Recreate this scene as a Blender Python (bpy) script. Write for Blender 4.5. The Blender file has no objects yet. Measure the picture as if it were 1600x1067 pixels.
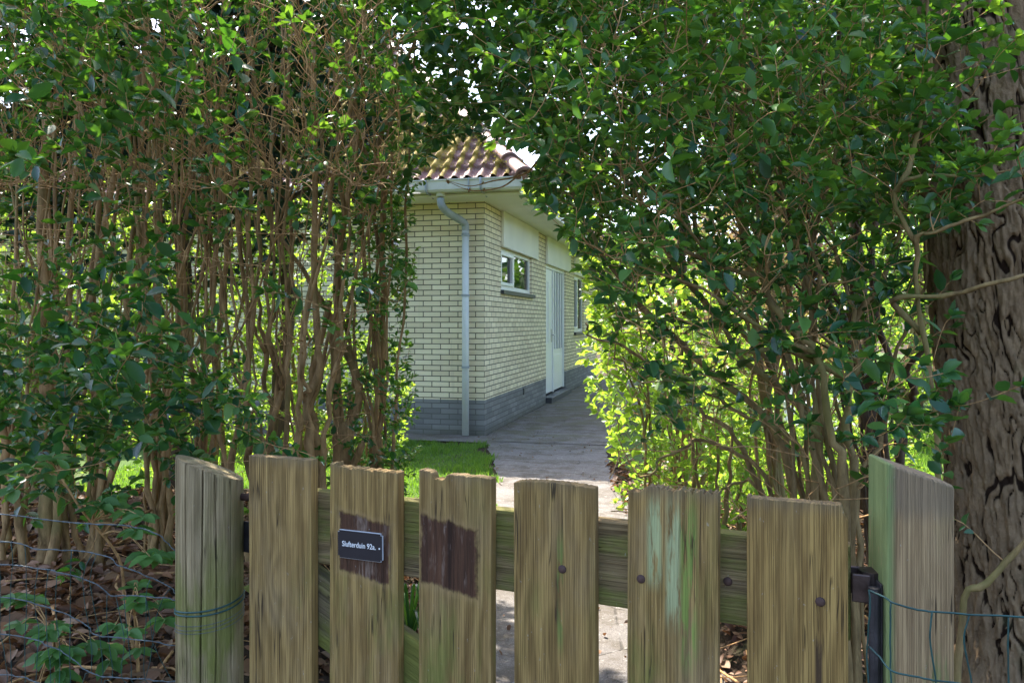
import bpy, bmesh, math, random
import numpy as np
from mathutils import Vector, Matrix

# ------------------------------------------------------------------ camera, sky, sun, exposure
S = bpy.context.scene
COL = S.collection
F, HX, HY, EYE = 1246.0, 800.0, 504.0, 1.31          # photo focal length (px), principal x, horizon y, eye height
cam = bpy.data.objects.new("camera", bpy.data.cameras.new("camera"))
COL.objects.link(cam)
cam.location = (0, 0, EYE)
cam.rotation_euler = (math.radians(90), 0, 0)
cam.data.sensor_width = 36
cam.data.lens = F / 1600 * 36
cam.data.shift_y = -29.5 / 1600
cam.data.clip_start = 0.05
cam.data.clip_end = 2000
S.camera = cam

SUN_EL, SUN_AZ = math.radians(52), math.radians(-27)   # azimuth clockwise from +Y
world = bpy.data.worlds.new("World")
S.world = world
world.use_nodes = True
wn = world.node_tree
sky = wn.nodes.new("ShaderNodeTexSky")
sky.sky_type = 'NISHITA'
sky.sun_disc = False
sky.sun_elevation = SUN_EL
sky.sun_rotation = SUN_AZ
sky.dust_density = 1.8
sky.ozone_density = 0.3
sky.air_density = 0.8
wn.links.new(sky.outputs[0], wn.nodes["Background"].inputs[0])
wn.nodes["Background"].inputs[1].default_value = 0.15

sun = bpy.data.objects.new("sun", bpy.data.lights.new("sun", 'SUN'))
COL.objects.link(sun)
sd = Vector((math.sin(SUN_AZ) * math.cos(SUN_EL), math.cos(SUN_AZ) * math.cos(SUN_EL), math.sin(SUN_EL)))
sun.rotation_euler = sd.to_track_quat('Z', 'Y').to_euler()
sun.data.energy = 3.3
sun.data.angle = math.radians(0.5)
sun.data.color = (1.0, 0.94, 0.84)
S.view_settings.view_transform = 'Standard'
S.view_settings.look = 'None'
S.view_settings.gamma = 1
S.view_settings.exposure = 2.42
cy = S.cycles
cy.max_bounces = 7
cy.diffuse_bounces = 3
cy.glossy_bounces = 3
cy.transmission_bounces = 6
cy.transparent_max_bounces = 8
cy.caustics_reflective = False
cy.caustics_refractive = False
cy.sample_clamp_indirect = 8

rng = np.random.default_rng(7)
random.seed(7)


def at(px, py, Y):
    return np.array(((px - HX) / F * Y, Y, EYE + (HY - py) / F * Y))


# ------------------------------------------------------------------ object helpers
def tag(o, label=None, cat=None, group=None, kind=None):
    for k, v in (("label", label), ("category", cat), ("group", group), ("kind", kind)):
        if v:
            o[k] = v
    return o


def empty(name, loc=(0, 0, 0), rz=0.0):
    o = bpy.data.objects.new(name, None)
    o.empty_display_size = 0.2
    o.location = loc
    o.rotation_euler = (0, 0, rz)
    COL.objects.link(o)
    return o


def link(name, me, parent=None, mats=()):
    for m in mats:
        me.materials.append(m)
    o = bpy.data.objects.new(name, me)
    COL.objects.link(o)
    if parent:
        o.parent = parent
    return o


def np_mesh(name, V, quads=None, tris=None, attrs=None, smooth=False, midx=None):
    me = bpy.data.meshes.new(name)
    V = np.asarray(V, dtype=np.float32)
    nq = 0 if quads is None else len(quads)
    nt = 0 if tris is None else len(tris)
    me.vertices.add(len(V))
    me.vertices.foreach_set("co", V.ravel())
    loops = []
    if nq:
        loops.append(np.asarray(quads, dtype=np.int32).ravel())
    if nt:
        loops.append(np.asarray(tris, dtype=np.int32).ravel())
    loops = np.concatenate(loops)
    me.loops.add(len(loops))
    me.loops.foreach_set("vertex_index", loops)
    me.polygons.add(nq + nt)
    starts = np.concatenate((np.arange(nq) * 4, nq * 4 + np.arange(nt) * 3)).astype(np.int32)
    me.polygons.foreach_set("loop_start", starts)
    if midx is not None:
        me.polygons.foreach_set("material_index", np.asarray(midx, dtype=np.int32))
    if attrs:
        for k, a in attrs.items():
            at_ = me.attributes.new(k, 'FLOAT', 'POINT')
            at_.data.foreach_set("value", np.asarray(a, dtype=np.float32))
    me.update(calc_edges=True)
    me.polygons.foreach_set("use_smooth", np.full(nq + nt, smooth, dtype=bool))
    return me


class MB:
    """collects boxes, tubes, prisms and grids; build() links them as one mesh object"""

    def __init__(self):
        self.V, self.Q, self.T, self.n = [], [], [], 0

    def add(self, V, quads=None, tris=None):
        V = np.asarray(V, dtype=float).reshape(-1, 3)
        if quads is not None and len(quads):
            self.Q.append(np.asarray(quads, dtype=np.int64) + self.n)
        if tris is not None and len(tris):
            self.T.append(np.asarray(tris, dtype=np.int64) + self.n)
        self.V.append(V)
        self.n += len(V)
        return self

    def box(self, lo, hi, bevel=0.0, M=None):
        bm = bmesh.new()
        bmesh.ops.create_cube(bm, size=1)
        lo, hi = np.array(lo, float), np.array(hi, float)
        for v in bm.verts:
            v.co = Vector((np.array(v.co) + .5) * (hi - lo) + lo)
        if bevel > 0:
            bmesh.ops.bevel(bm, geom=bm.edges[:], offset=bevel, segments=2, profile=.5, affect='EDGES')
        return self.bm(bm, M)

    def bm(self, bm, M=None):
        bmesh.ops.recalc_face_normals(bm, faces=bm.faces[:])
        bmesh.ops.triangulate(bm, faces=[f for f in bm.faces if len(f.verts) > 4])
        if M is not None:
            bm.transform(M)
        bm.verts.index_update()
        V = [v.co[:] for v in bm.verts]
        q = [[v.index for v in f.verts] for f in bm.faces if len(f.verts) == 4]
        t = [[v.index for v in f.verts] for f in bm.faces if len(f.verts) == 3]
        bm.free()
        return self.add(V, q, t)

    def tube(self, P, R, k=6, cap=True):
        P = np.asarray(P, float)
        n = len(P)
        R = np.broadcast_to(np.asarray(R, float), (n,))
        T = np.gradient(P, axis=0)
        T /= np.linalg.norm(T, axis=1)[:, None] + 1e-9
        m = P[-1] - P[0]
        ref = np.array((0., 0., 1.)) if abs(m[2]) < .8 * np.linalg.norm(m) else np.array((0., 1., 0.))
        A = np.cross(T, ref)
        A /= np.linalg.norm(A, axis=1)[:, None] + 1e-9
        B = np.cross(T, A)
        th = np.arange(k) * 2 * math.pi / k
        V = P[:, None] + R[:, None, None] * (A[:, None] * np.cos(th)[None, :, None] + B[:, None] * np.sin(th)[None, :, None])
        i = np.arange(n - 1)[:, None] * k
        j = np.arange(k)[None]
        j2 = (j + 1) % k
        Q = np.stack((i + j, i + j2, i + k + j2, i + k + j), -1).reshape(-1, 4)
        V = V.reshape(-1, 3)
        T_ = []
        if cap:
            V = np.vstack((V, P[:1], P[-1:]))
            a, b = n * k, n * k + 1
            for q in range(k):
                T_.append((a, (q + 1) % k, q))
                T_.append((b, (n - 1) * k + q, (n - 1) * k + (q + 1) % k))
        return self.add(V, Q, T_)

    def build(self, name, mat, parent=None, smooth=False):
        V = np.vstack(self.V)
        Q = np.vstack(self.Q) if self.Q else None
        T = np.vstack(self.T) if self.T else None
        return link(name, np_mesh(name, V, Q, T, smooth=smooth), parent, [mat] if mat else [])


# ------------------------------------------------------------------ numpy noise
def _hash(ix, iy, iz, seed):
    n = (ix.astype(np.int64) * 374761393 + iy.astype(np.int64) * 668265263 + iz.astype(np.int64) * 2147483647 + seed * 974634777) & 0xffffffff
    n = ((n ^ (n >> 13)) * 1274126177) & 0xffffffff
    n = (n ^ (n >> 16)) & 0xffffffff
    return n / 4294967295.0


def vnoise(x, y, z=0.0, seed=0):
    x, y, z = np.broadcast_arrays(np.asarray(x, float), np.asarray(y, float), np.asarray(z, float))
    ix, iy, iz = np.floor(x), np.floor(y), np.floor(z)
    fx, fy, fz = x - ix, y - iy, z - iz
    fx, fy, fz = [f * f * (3 - 2 * f) for f in (fx, fy, fz)]
    r = 0
    for dx in (0, 1):
        for dy in (0, 1):
            for dz in (0, 1):
                r = r + _hash(ix + dx, iy + dy, iz + dz, seed) * (fx if dx else 1 - fx) * (fy if dy else 1 - fy) * (fz if dz else 1 - fz)
    return r


def sstep(a, b, x):
    t = np.clip((np.asarray(x, float) - a) / (b - a), 0, 1)
    return t * t * (3 - 2 * t)


# ------------------------------------------------------------------ material helpers
class NT:
    def __init__(self, name):
        self.m = bpy.data.materials.new(name)
        self.m.use_nodes = True
        self.t = self.m.node_tree
        self.bsdf = self.t.nodes["Principled BSDF"]
        self.out = self.t.nodes["Material Output"]

    def n(self, typ, **kw):
        nd = self.t.nodes.new("ShaderNode" + typ)
        for k, v in kw.items():
            setattr(nd, k, v)
        return nd

    def put(self, sock, v):
        if hasattr(v, "bl_idname") and hasattr(v, "is_output"):
            self.t.links.new(v, sock)
        elif hasattr(v, "outputs"):
            self.t.links.new(v.outputs[0], sock)
        else:
            if isinstance(v, tuple) and len(v) == 3 and sock.type == 'RGBA':
                v = v + (1,)
            sock.default_value = v

    def math(self, op, a, b=0.0, c=0.0, clamp=False):
        nd = self.n("Math", operation=op, use_clamp=clamp)
        for i, v in enumerate((a, b, c)):
            self.put(nd.inputs[i], v)
        return nd.outputs[0]

    def mix(self, fac, a, b, blend='MIX'):
        nd = self.n("MixRGB", blend_type=blend)
        for i, v in enumerate((fac, a, b)):
            self.put(nd.inputs[i], v)
        return nd.outputs[0]

    def noise(self, vec, scale, detail=3, rough=.55, dist=0.0):
        nd = self.n("TexNoise")
        if vec is not None:
            self.put(nd.inputs["Vector"], vec)
        nd.inputs["Scale"].default_value = scale
        nd.inputs["Detail"].default_value = detail
        nd.inputs["Roughness"].default_value = rough
        nd.inputs["Distortion"].default_value = dist
        return nd.outputs[0]

    def ramp(self, fac, stops):
        nd = self.n("ValToRGB")
        self.put(nd.inputs[0], fac)
        e = nd.color_ramp.elements
        while len(e) < len(stops):
            e.new(.5)
        for el, (p, c) in zip(e, stops):
            el.position = p
            el.color = (c, c, c, 1) if isinstance(c, (int, float)) else tuple(c) + (1,)
        return nd.outputs[0]

    def step(self, v, a, b):
        nd = self.n("MapRange", interpolation_type='SMOOTHSTEP')
        self.put(nd.inputs[0], v)
        nd.inputs[1].default_value = a
        nd.inputs[2].default_value = b
        return nd.outputs[0]

    def obj(self):
        return self.n("TexCoord").outputs["Object"]

    def pos(self):
        return self.n("NewGeometry").outputs["Position"]

    def scale(self, vec, s, off=None):
        nd = self.n("Mapping")
        self.put(nd.inputs[0], vec)
        nd.inputs["Scale"].default_value = s
        if off is not None:
            self.put(nd.inputs["Location"], off)
        return nd.outputs[0]

    def sep(self, vec):
        nd = self.n("SeparateXYZ")
        self.put(nd.inputs[0], vec)
        return nd.outputs

    def comb(self, x=0.0, y=0.0, z=0.0):
        nd = self.n("CombineXYZ")
        for i, v in enumerate((x, y, z)):
            self.put(nd.inputs[i], v)
        return nd.outputs[0]

    def attr(self, name):
        return self.n("Attribute", attribute_name=name).outputs["Fac"]

    def island(self):
        return self.n("NewGeometry").outputs["Random Per Island"]

    def bump(self, h, strength=.5, dist=.01):
        nd = self.n("Bump")
        nd.inputs["Strength"].default_value = strength
        nd.inputs["Distance"].default_value = dist
        self.put(nd.inputs["Height"], h)
        self.put(self.bsdf.inputs["Normal"], nd.outputs[0])

    def set(self, col=None, rough=None, spec=None, metal=None):
        if col is not None:
            self.put(self.bsdf.inputs["Base Color"], col)
        if rough is not None:
            self.put(self.bsdf.inputs["Roughness"], rough)
        if spec is not None:
            self.put(self.bsdf.inputs["Specular IOR Level"], spec)
        if metal is not None:
            self.put(self.bsdf.inputs["Metallic"], metal)
        return self.m


def simple(name, col, rough=.6, spec=.4, metal=0.0, var=.25, scale=8, bump=0.0):
    t = NT(name)
    nz = t.noise(t.obj(), scale, 4)
    c = t.mix(t.ramp(nz, [(.3, 0.0), (.7, 1.0)]), tuple(x * (1 - var) for x in col), tuple(min(1, x * (1 + var)) for x in col))
    if bump:
        t.bump(t.noise(t.obj(), scale * 6, 4), .5, bump)
    return t.set(c, rough, spec, metal)


def leaf_mat(name, dark, light, young, tr_mature, tr_young, fac=.38, rough=.38, spec=.45):
    t = NT(name)
    age, isl = t.attr("age"), t.island()
    r2 = t.math('FRACT', t.math('MULTIPLY', isl, 17.31))
    a = t.math('ADD', t.math('MULTIPLY', age, .85), t.math('MULTIPLY', t.math('POWER', r2, 5), .6), clamp=True)
    base = t.mix(a, t.mix(isl, dark, light), young)
    vein = t.noise(t.obj(), 90, 2)
    base = t.mix(t.math('MULTIPLY', vein, .35), base, tuple(x * .55 for x in dark))
    tr = t.mix(a, tr_mature, tr_young)
    t.set(base, t.math('ADD', rough - .1, t.math('MULTIPLY', r2, .25)), spec)
    tl = t.n("BsdfTranslucent")
    t.put(tl.inputs[0], tr)
    mx = t.n("MixShader")
    mx.inputs[0].default_value = fac
    t.t.links.new(t.bsdf.outputs[0], mx.inputs[1])
    t.t.links.new(tl.outputs[0], mx.inputs[2])
    t.t.links.new(mx.outputs[0], t.out.inputs[0])
    t.bump(vein, .25, .002)
    return t.m


def bark_mat(name, dark, light, green=None, scale=30):
    t = NT(name)
    p = t.pos()
    n1 = t.noise(t.scale(p, (1, 1, .25)), scale, 5, .65)
    c = t.mix(t.ramp(n1, [(.3, 0.0), (.68, 1.0)]), dark, light)
    if green:
        c = t.mix(t.math('MULTIPLY', t.step(t.noise(p, 3.5, 3), .5, .68), .6), c, green)
    t.bump(n1, .7, .006)
    return t.set(c, .85, .2)


M = {}
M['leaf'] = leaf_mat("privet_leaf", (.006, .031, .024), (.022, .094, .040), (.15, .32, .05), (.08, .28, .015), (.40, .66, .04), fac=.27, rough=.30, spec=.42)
M['leaf_sun'] = leaf_mat("sunlit_leaf", (.03, .10, .025), (.09, .19, .035), (.18, .32, .05), (.33, .56, .045), (.56, .74, .06), fac=.50)  # sunlight put into the colour: brighter, yellower leaf for the sunlit shrubs
M['leaf_shade'] = leaf_mat("shade_backing_leaf", (.010, .030, .016), (.022, .055, .024), (.05, .10, .03), (.03, .09, .015), (.08, .18, .03), fac=.10, rough=.45)  # deep hedge shade put into the colour: dark, barely translucent leaf
M['leaf_big'] = leaf_mat("elder_leaf", (.045, .12, .035), (.08, .19, .05), (.12, .26, .05), (.16, .36, .04), (.28, .5, .06), fac=.35, rough=.55)
M['leaf_tree'] = leaf_mat("tree_leaf", (.03, .07, .025), (.06, .12, .035), (.10, .2, .04), (.12, .28, .03), (.25, .42, .05), fac=.35, rough=.5)
M['leaf_copper'] = leaf_mat("copper_leaf", (.12, .06, .045), (.22, .12, .08), (.12, .17, .04), (.30, .16, .09), (.3, .4, .06), fac=.4, rough=.5)
M['stem'] = bark_mat("privet_bark", (.115, .064, .025), (.50, .305, .135), (.17, .15, .05))
M['stem_green'] = bark_mat("mossy_bark", (.095, .058, .024), (.35, .235, .10), (.19, .18, .05))
M['twig'] = bark_mat("twig_bark", (.22, .118, .046), (.62, .365, .16), None, 60)
M['twig_dark'] = bark_mat("dark_twig_bark", (.05, .032, .02), (.15, .10, .06), None, 60)


# ------------------------------------------------------------------ terrain
def hgt(x, y):
    x, y = np.asarray(x, float), np.asarray(y, float)
    left = .32 * sstep(-.40, -.95, x) * sstep(1.0, 2.1, y) * sstep(6.0, 4.6, y)
    right = .22 * sstep(.75, 1.35, x) * sstep(1.2, 2.3, y) * sstep(5.5, 4.2, y)
    b = left + right
    return b * (.85 + .3 * vnoise(x * 2.1, y * 2.1)) + .03 * (vnoise(x * 5, y * 5, seed=3) - .5) * np.clip(b * 6, 0, 1)


def hz(x, y):
    return float(hgt(x, y))


def sheet(xs, ys, dz=0.0, keep=None):
    X, Y = np.meshgrid(xs, ys)
    Z = hgt(X, Y) + dz
    n, m = len(xs), len(ys)
    V = np.stack((X, Y, Z), -1).reshape(-1, 3)
    i = np.arange(m - 1)[:, None] * n + np.arange(n - 1)[None]
    Q = np.stack((i, i + 1, i + n + 1, i + n), -1).reshape(-1, 4)
    if keep is not None:
        c = V[Q].mean(1)
        Q = Q[keep(c[:, 0], c[:, 1])]
    return V, Q


t = NT("soil")
p = t.pos()
n1, n2 = t.noise(p, 3, 6, .65), t.noise(p, 45, 5, .7)
c = t.mix(n2, (.022, .015, .010), (.085, .056, .036))
c = t.mix(t.math('MULTIPLY', t.step(n1, .5, .68), .55), c, (.06, .085, .025))
t.bump(n2, 1, .03)
M['soil'] = t.set(c, .95, .15)

ax = np.concatenate((-np.geomspace(600, 6.4, 16), np.arange(-6, 6.01, .12), np.geomspace(6.4, 600, 16)))
ay = np.concatenate((-np.geomspace(600, 2.4, 14), np.arange(-2, 10.01, .12), np.geomspace(10.4, 900, 16)))
V, Q = sheet(ax, ay)
tag(link("ground", np_mesh("ground", V, Q, smooth=True), None, [M['soil']]), "dark bare soil under the hedges", "ground", kind="structure")

t = NT("lawn")
p = t.pos()
c = t.mix(t.noise(p, 25, 5, .7), (.045, .085, .02), (.10, .17, .035))
c = t.mix(t.step(t.noise(p, 2.6, 5, .7), .48, .68), c, (.085, .075, .04))
t.bump(t.noise(p, 80, 4), 1, .02)
M['lawn'] = t.set(c, .9, .15)
M['lawn_blade'] = leaf_mat("grass_blade", (.035, .085, .018), (.085, .14, .03), (.14, .28, .04), (.2, .42, .03), (.3, .5, .04), fac=.4, rough=.5)

HC = np.array((-.316, 9.16))                            # visible corner of the house
HR = np.array((.973, -.229))                            # along the front, to the right
HD = np.array((.229, .973))                             # into the plot, along the side wall


def path_left(y):
    return np.interp(y, [0, 1.5, 3.3, 5.2, 6.6, 7.8, 8.9], [-.5, -.42, -.32, -.2, -.12, -.2, -.32])


def path_right(y):
    return np.interp(y, [0, 1.5, 3.3, 6, 8, 9], [.78, .78, .78, .82, .95, 1.25])


def lawn_left(x, y):
    loc = (x - HC[0]) * HR[1] * -1
    wallf = HC[1] + (x - HC[0]) * HR[1] / HR[0]
    w = .22 * (vnoise(x * 5, y * 5, seed=9) - .5) + .12 * (vnoise(x * 19, y * 19, seed=8) - .5)
    return (y > 5.0 + w) & (y < wallf - .62 + w) & (x < path_left(y) - .07 + w)


def lawn_right(x, y):
    w = .15 * (vnoise(x * 5, y * 5, seed=10) - .5)
    return (y > 5.6) & ((x - HC[0]) * HR[0] + (y - HC[1]) * HR[1] > 1.47) & (x > 1.0 + w) & (y < 40)


V, Q = sheet(np.arange(-9, 0, .035), np.arange(4.8, 11.4, .035), .006, lawn_left)
tag(link("lawn", np_mesh("lawn", V, Q, smooth=True), None, [M['lawn']]), "small sunlit lawn between hedge and house", "lawn", kind="structure")
V, Q = sheet(np.arange(.9, 16, .09), np.arange(5.5, 40, .12), .006, lawn_right)
tag(link("lawn", np_mesh("lawn", V, Q, smooth=True), None, [M['lawn']]), "rough grass beyond the right hedge", "lawn", kind="structure")
V, Q = sheet(np.arange(-30, -8, .5), np.arange(3, 40, .5), .006)
tag(link("lawn", np_mesh("lawn", V, Q, smooth=True), None, [M['lawn']]), "grass plot left of the house", "lawn", kind="structure")


def grass(name, region, x0, x1, y0, y1, n, label, h=(.03, .07)):
    x, y = rng.uniform(x0, x1, n), rng.uniform(y0, y1, n)
    k = region(x, y)
    x, y = x[k], y[k]
    n = len(x)
    a = rng.uniform(0, 2 * math.pi, n)
    H = rng.uniform(*h, n) * (.35 + 1.1 * vnoise(x * 4, y * 4, seed=5))
    w = rng.uniform(.0025, .005, n)
    z = hgt(x, y)
    lean = rng.uniform(.1, .8, n) * H
    la = rng.uniform(0, 2 * math.pi, n)
    P = np.stack((x, y, z), -1)
    side = np.stack((np.cos(a), np.sin(a), 0 * a), -1) * w[:, None]
    tip = P + np.stack((np.cos(la) * lean, np.sin(la) * lean, H), -1)
    mid = P + np.stack((np.cos(la) * lean * .35, np.sin(la) * lean * .35, H * .6), -1)
    V = np.stack((P - side, P + side, mid + side * .7, mid - side * .7, tip), 1).reshape(-1, 3)
    b = np.arange(n)[:, None] * 5
    me = np_mesh(name, V, b + np.array((0, 1, 2, 3)), b + np.array((3, 2, 4)), {"age": np.repeat(rng.uniform(0, 1, n), 5)})
    return tag(link(name, me, None, [M['lawn_blade']]), label, "grass", kind="stuff")


grass("grass", lambda x, y: lawn_left(x - .05, y), -3.5, 0, 4.9, 9.3, 42000, "fine green grass blades on the lawn before the house")
grass("long_grass", lambda x, y: lawn_right(x, y) & (y < 9), 1.5, 5, 5.6, 9, 16000, "longer pale grass beyond the right hedge", (.05, .16))

# path: concrete slabs with worn joints
t = NT("path_concrete")
p = t.pos()
x, y, z = t.sep(p)
v = t.math('ADD', t.math('MULTIPLY', x, float(HD[0])), t.math('MULTIPLY', y, float(HD[1])))
ag = t.noise(p, 220, 3, .7)
bl = t.noise(p, 3.2, 6, .7)
c = t.mix(t.ramp(ag, [(.3, 0.0), (.7, 1.0)]), (.10, .088, .077), (.29, .263, .247))
c = t.mix(t.math('MULTIPLY', t.step(bl, .42, .62), .7), c, (.105, .085, .062))
c = t.mix(t.math('MULTIPLY', t.step(t.noise(p, 34, 5, .75), .56, .66), .55), c, (.42, .39, .36))
far = t.step(v, 7.4, 9.2)
c = t.mix(t.math('MULTIPLY', t.math('MULTIPLY', far, t.step(t.noise(p, 2.6, 4), .42, .62)), .75), c, (.14, .13, .08))
jt = t.math('ABSOLUTE', t.math('SUBTRACT', t.math('FRACT', t.math('ADD', t.math('MULTIPLY', v, 1 / .62), t.math('MULTIPLY', t.noise(p, 4, 4), .10))), .5))
joint = t.step(jt, .472, .492)
joint = t.math('MULTIPLY', joint, t.step(v, 5.8, 6.6))
c = t.mix(t.math('MULTIPLY', joint, .6), c, (.10, .085, .05))
vo = t.n("TexVoronoi", feature='DISTANCE_TO_EDGE')
t.put(vo.inputs["Vector"], t.mix(.06, p, t.n("TexNoise").outputs[1]))
vo.inputs["Scale"].default_value = 2.3
crack = t.math('MULTIPLY', t.math('SUBTRACT', 1.0, t.step(vo.outputs[0], .0, .014)), t.step(bl, .44, .55))
c = t.mix(t.math('MULTIPLY', crack, .8), c, (.07, .06, .05))
t.bump(t.math('SUBTRACT', t.math('ADD', ag, t.math('MULTIPLY', bl, .6)), t.math('ADD', joint, crack)), .7, .012)
M['path'] = t.set(c, .85, .25)


def strip(left, right, n, m, seed):
    """ribbon of ground between two edge curves of f in 0..1, edges slightly ragged"""
    f, g = np.meshgrid(np.linspace(0, 1, n), np.linspace(0, 1, m))
    L, R = left(f), right(f)
    w = .03 * (vnoise(f * 90, 0 * f, seed=seed) - .5)
    w2 = .03 * (vnoise(f * 80, 0 * f, seed=seed + 1) - .5)
    P = L + (R - L) * np.clip(g, 0, 1)[..., None] + np.stack((w * (1 - g) + w2 * g, 0 * f), -1)
    V = np.concatenate((P, (hgt(P[..., 0], P[..., 1]))[..., None]), -1).reshape(-1, 3)
    i = np.arange(m - 1)[:, None] * n + np.arange(n - 1)[None]
    return V, np.stack((i, i + 1, i + n + 1, i + n), -1).reshape(-1, 4)[:, ::-1]


def hpt(s, d):
    return np.stack((HC[0] + s * HR[0] + d * HD[0], HC[1] + s * HR[1] + d * HD[1]), -1)


yy = lambda f: .9 + f * 8.0
mbp = MB()
V, Q = strip(lambda f: np.stack((path_left(yy(f)), yy(f)), -1), lambda f: np.stack((path_right(yy(f)), yy(f)), -1), 260, 26, 70)
mbp.add(V + np.array((0, 0, .012)), Q)
V, Q = strip(lambda f: hpt(.02 + 0 * f, -.42 + f * 10), lambda f: hpt(1.5 + 0 * f, -.42 + f * 10), 220, 24, 73)
mbp.add(V + np.array((0, 0, .017)), Q)
V, Q = strip(lambda f: hpt(-3.4 + f * 3.6, -.52 + 0 * f), lambda f: hpt(-3.4 + f * 3.6, -.01 + 0 * f), 120, 10, 76)
mbp.add(V + np.array((0, 0, .015)), Q[:, ::-1])
tag(mbp.build("path", M['path'], None, True), "worn concrete path from the gate to the front door", "path", kind="structure")


# ------------------------------------------------------------------ leaves
def _tmpl(rows, wid, fold, droop):
    """leaf along +x: midrib points and one point each side per row"""
    mid = [(r, 0, -droop * r * r) for r in [0.0] + rows + [1.0]]
    L = [(r, w / 2, fold * w - droop * r * r) for r, w in zip(rows, wid)]
    R = [(r, -w / 2, fold * w - droop * r * r) for r, w in zip(rows, wid)]
    n = len(rows)
    V = np.array(mid + L + R)
    l0, r0 = n + 2, 2 * n + 2
    T = [(0, 1, l0), (1, 0, r0), (n, n + 1, l0 + n - 1), (n + 1, n, r0 + n - 1)]
    Qd = []
    for i in range(n - 1):
        Qd.append((1 + i, 2 + i, l0 + i + 1, l0 + i))
        Qd.append((2 + i, 1 + i, r0 + i, r0 + i + 1))
    return V, np.array(Qd), np.array(T)


LEAF_NEAR = _tmpl([.14, .42, .74], [.62, 1.0, .74], .22, .14)
LEAF_FAR = (np.array(((0, 0, 0), (.38, .5, .14), (.8, .28, .02), (1, 0, -.1), (.8, -.28, .02), (.38, -.5, .14))), np.array(((0, 3, 2, 1), (3, 0, 5, 4))), None)


class Leaves:
    def __init__(self):
        self.P, self.D, self.N, self.L, self.W, self.A = [], [], [], [], [], []

    def add(self, P, D, N, L, W, A):
        n = len(P)
        for lst, v in ((self.P, P), (self.D, D), (self.N, N)):
            lst.append(np.asarray(v, float).reshape(n, 3))
        for lst, v in ((self.L, L), (self.W, W), (self.A, A)):
            lst.append(np.broadcast_to(np.asarray(v, float), (n,)))

    def count(self):
        return sum(len(p) for p in self.P)

    def build(self, name, mat, parent, tmpl=LEAF_NEAR):
        if not self.P:
            return None
        P, D, N = (np.concatenate(a) for a in (self.P, self.D, self.N))
        L, W, A = (np.concatenate(a) for a in (self.L, self.W, self.A))
        D = D / (np.linalg.norm(D, axis=1)[:, None] + 1e-9)
        Y = np.cross(N, D)
        Y /= np.linalg.norm(Y, axis=1)[:, None] + 1e-9
        Z = np.cross(D, Y)
        tv, tq, tt = tmpl
        k = len(tv)
        cu = rng.uniform(.3, 1.9, len(P))
        V = (P[:, None] + D[:, None] * (tv[:, 0][None, :, None] * L[:, None, None])
             + Y[:, None] * (tv[:, 1][None, :, None] * W[:, None, None])
             + Z[:, None] * (tv[:, 2][None, :, None] * (W * cu)[:, None, None]))
        o = np.arange(len(P))[:, None, None] * k
        Q = (o + tq[None]).reshape(-1, 4)
        T = (o + tt[None]).reshape(-1, 3) if tt is not None else None
        me = np_mesh(name, V.reshape(-1, 3), Q, T, {"age": np.repeat(A, k)}, smooth=True)
        return link(name, me, parent, [mat])


def rnd_unit(n):
    v = rng.normal(size=(n, 3))
    return v / np.linalg.norm(v, axis=1)[:, None]


def shoot_leaves(lv, poly, size, pairs, young, pair_gap=None, flat=.75, rosette=4, wr=.55):
    """opposite pairs along the outer part of a twig and a tuft of small young leaves at its tip"""
    seg = np.linalg.norm(np.diff(poly, axis=0), axis=1)
    s = np.concatenate(([0], np.cumsum(seg)))
    tot = s[-1]
    gap = pair_gap or size * .55
    n = int(min(pairs, max(1, tot * .85 / gap)))
    d = tot - gap * (np.arange(n) + .25) * rng.uniform(.85, 1.15, n)
    d = np.clip(d, tot * .08, tot)
    P = np.stack([np.interp(d, s, poly[:, i]) for i in range(3)], -1)
    ax = poly[-1] - poly[max(0, len(poly) - 3)]
    ax = ax / (np.linalg.norm(ax) + 1e-9)
    ref = np.cross(ax, (0, 0, 1.0))
    if np.linalg.norm(ref) < .2:
        ref = np.cross(ax, (1.0, .3, 0))
    ref /= np.linalg.norm(ref)
    up = np.cross(ref, ax)
    ang = rng.uniform(-.5, .5, n) + (np.arange(n) % 2) * math.pi / 2 * rng.uniform(.5, 1, n)
    PP, DD, LL, AA = [], [], [], []
    for sg in (0, math.pi):
        a = ang + sg + rng.uniform(-.35, .35, n)
        rad = np.cos(a)[:, None] * ref + np.sin(a)[:, None] * up * .75
        D = rad + ax * rng.uniform(.15, .75, n)[:, None] + np.array((0, 0, -.12)) + rng.normal(0, .14, (n, 3))
        keep = rng.uniform(size=n) < .9
        L = size * rng.uniform(.55, 1.25, n) * (1 - .35 * np.exp(-(tot - d) / (gap * .9)))
        PP.append(P[keep]); DD.append(D[keep]); LL.append(L[keep])
        AA.append((np.exp(-(tot - d) / (gap * 1.2)) * young)[keep])
    if rosette:
        a = rng.uniform(0, 6.28) + np.arange(rosette) * 6.28 / rosette * 1.02
        rad = np.cos(a)[:, None] * ref + np.sin(a)[:, None] * up
        PP.append(np.repeat(poly[-1:], rosette, 0)); DD.append(rad * .55 + ax + rng.normal(0, .15, (rosette, 3)))
        LL.append(size * rng.uniform(.35, .8, rosette)); AA.append(np.full(rosette, young))
    PP, DD, LL, AA = np.concatenate(PP), np.concatenate(DD), np.concatenate(LL), np.concatenate(AA)
    LL = np.minimum(LL, size * 1.3)
    m = len(PP)
    if not m:
        return
    N = np.array((0, 0, 1.0)) * flat + rnd_unit(m) * (1 - flat * .6)
    lv.add(PP, DD, N, LL, LL * wr * rng.uniform(.85, 1.15, m), np.clip(AA, 0, 1))


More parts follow.
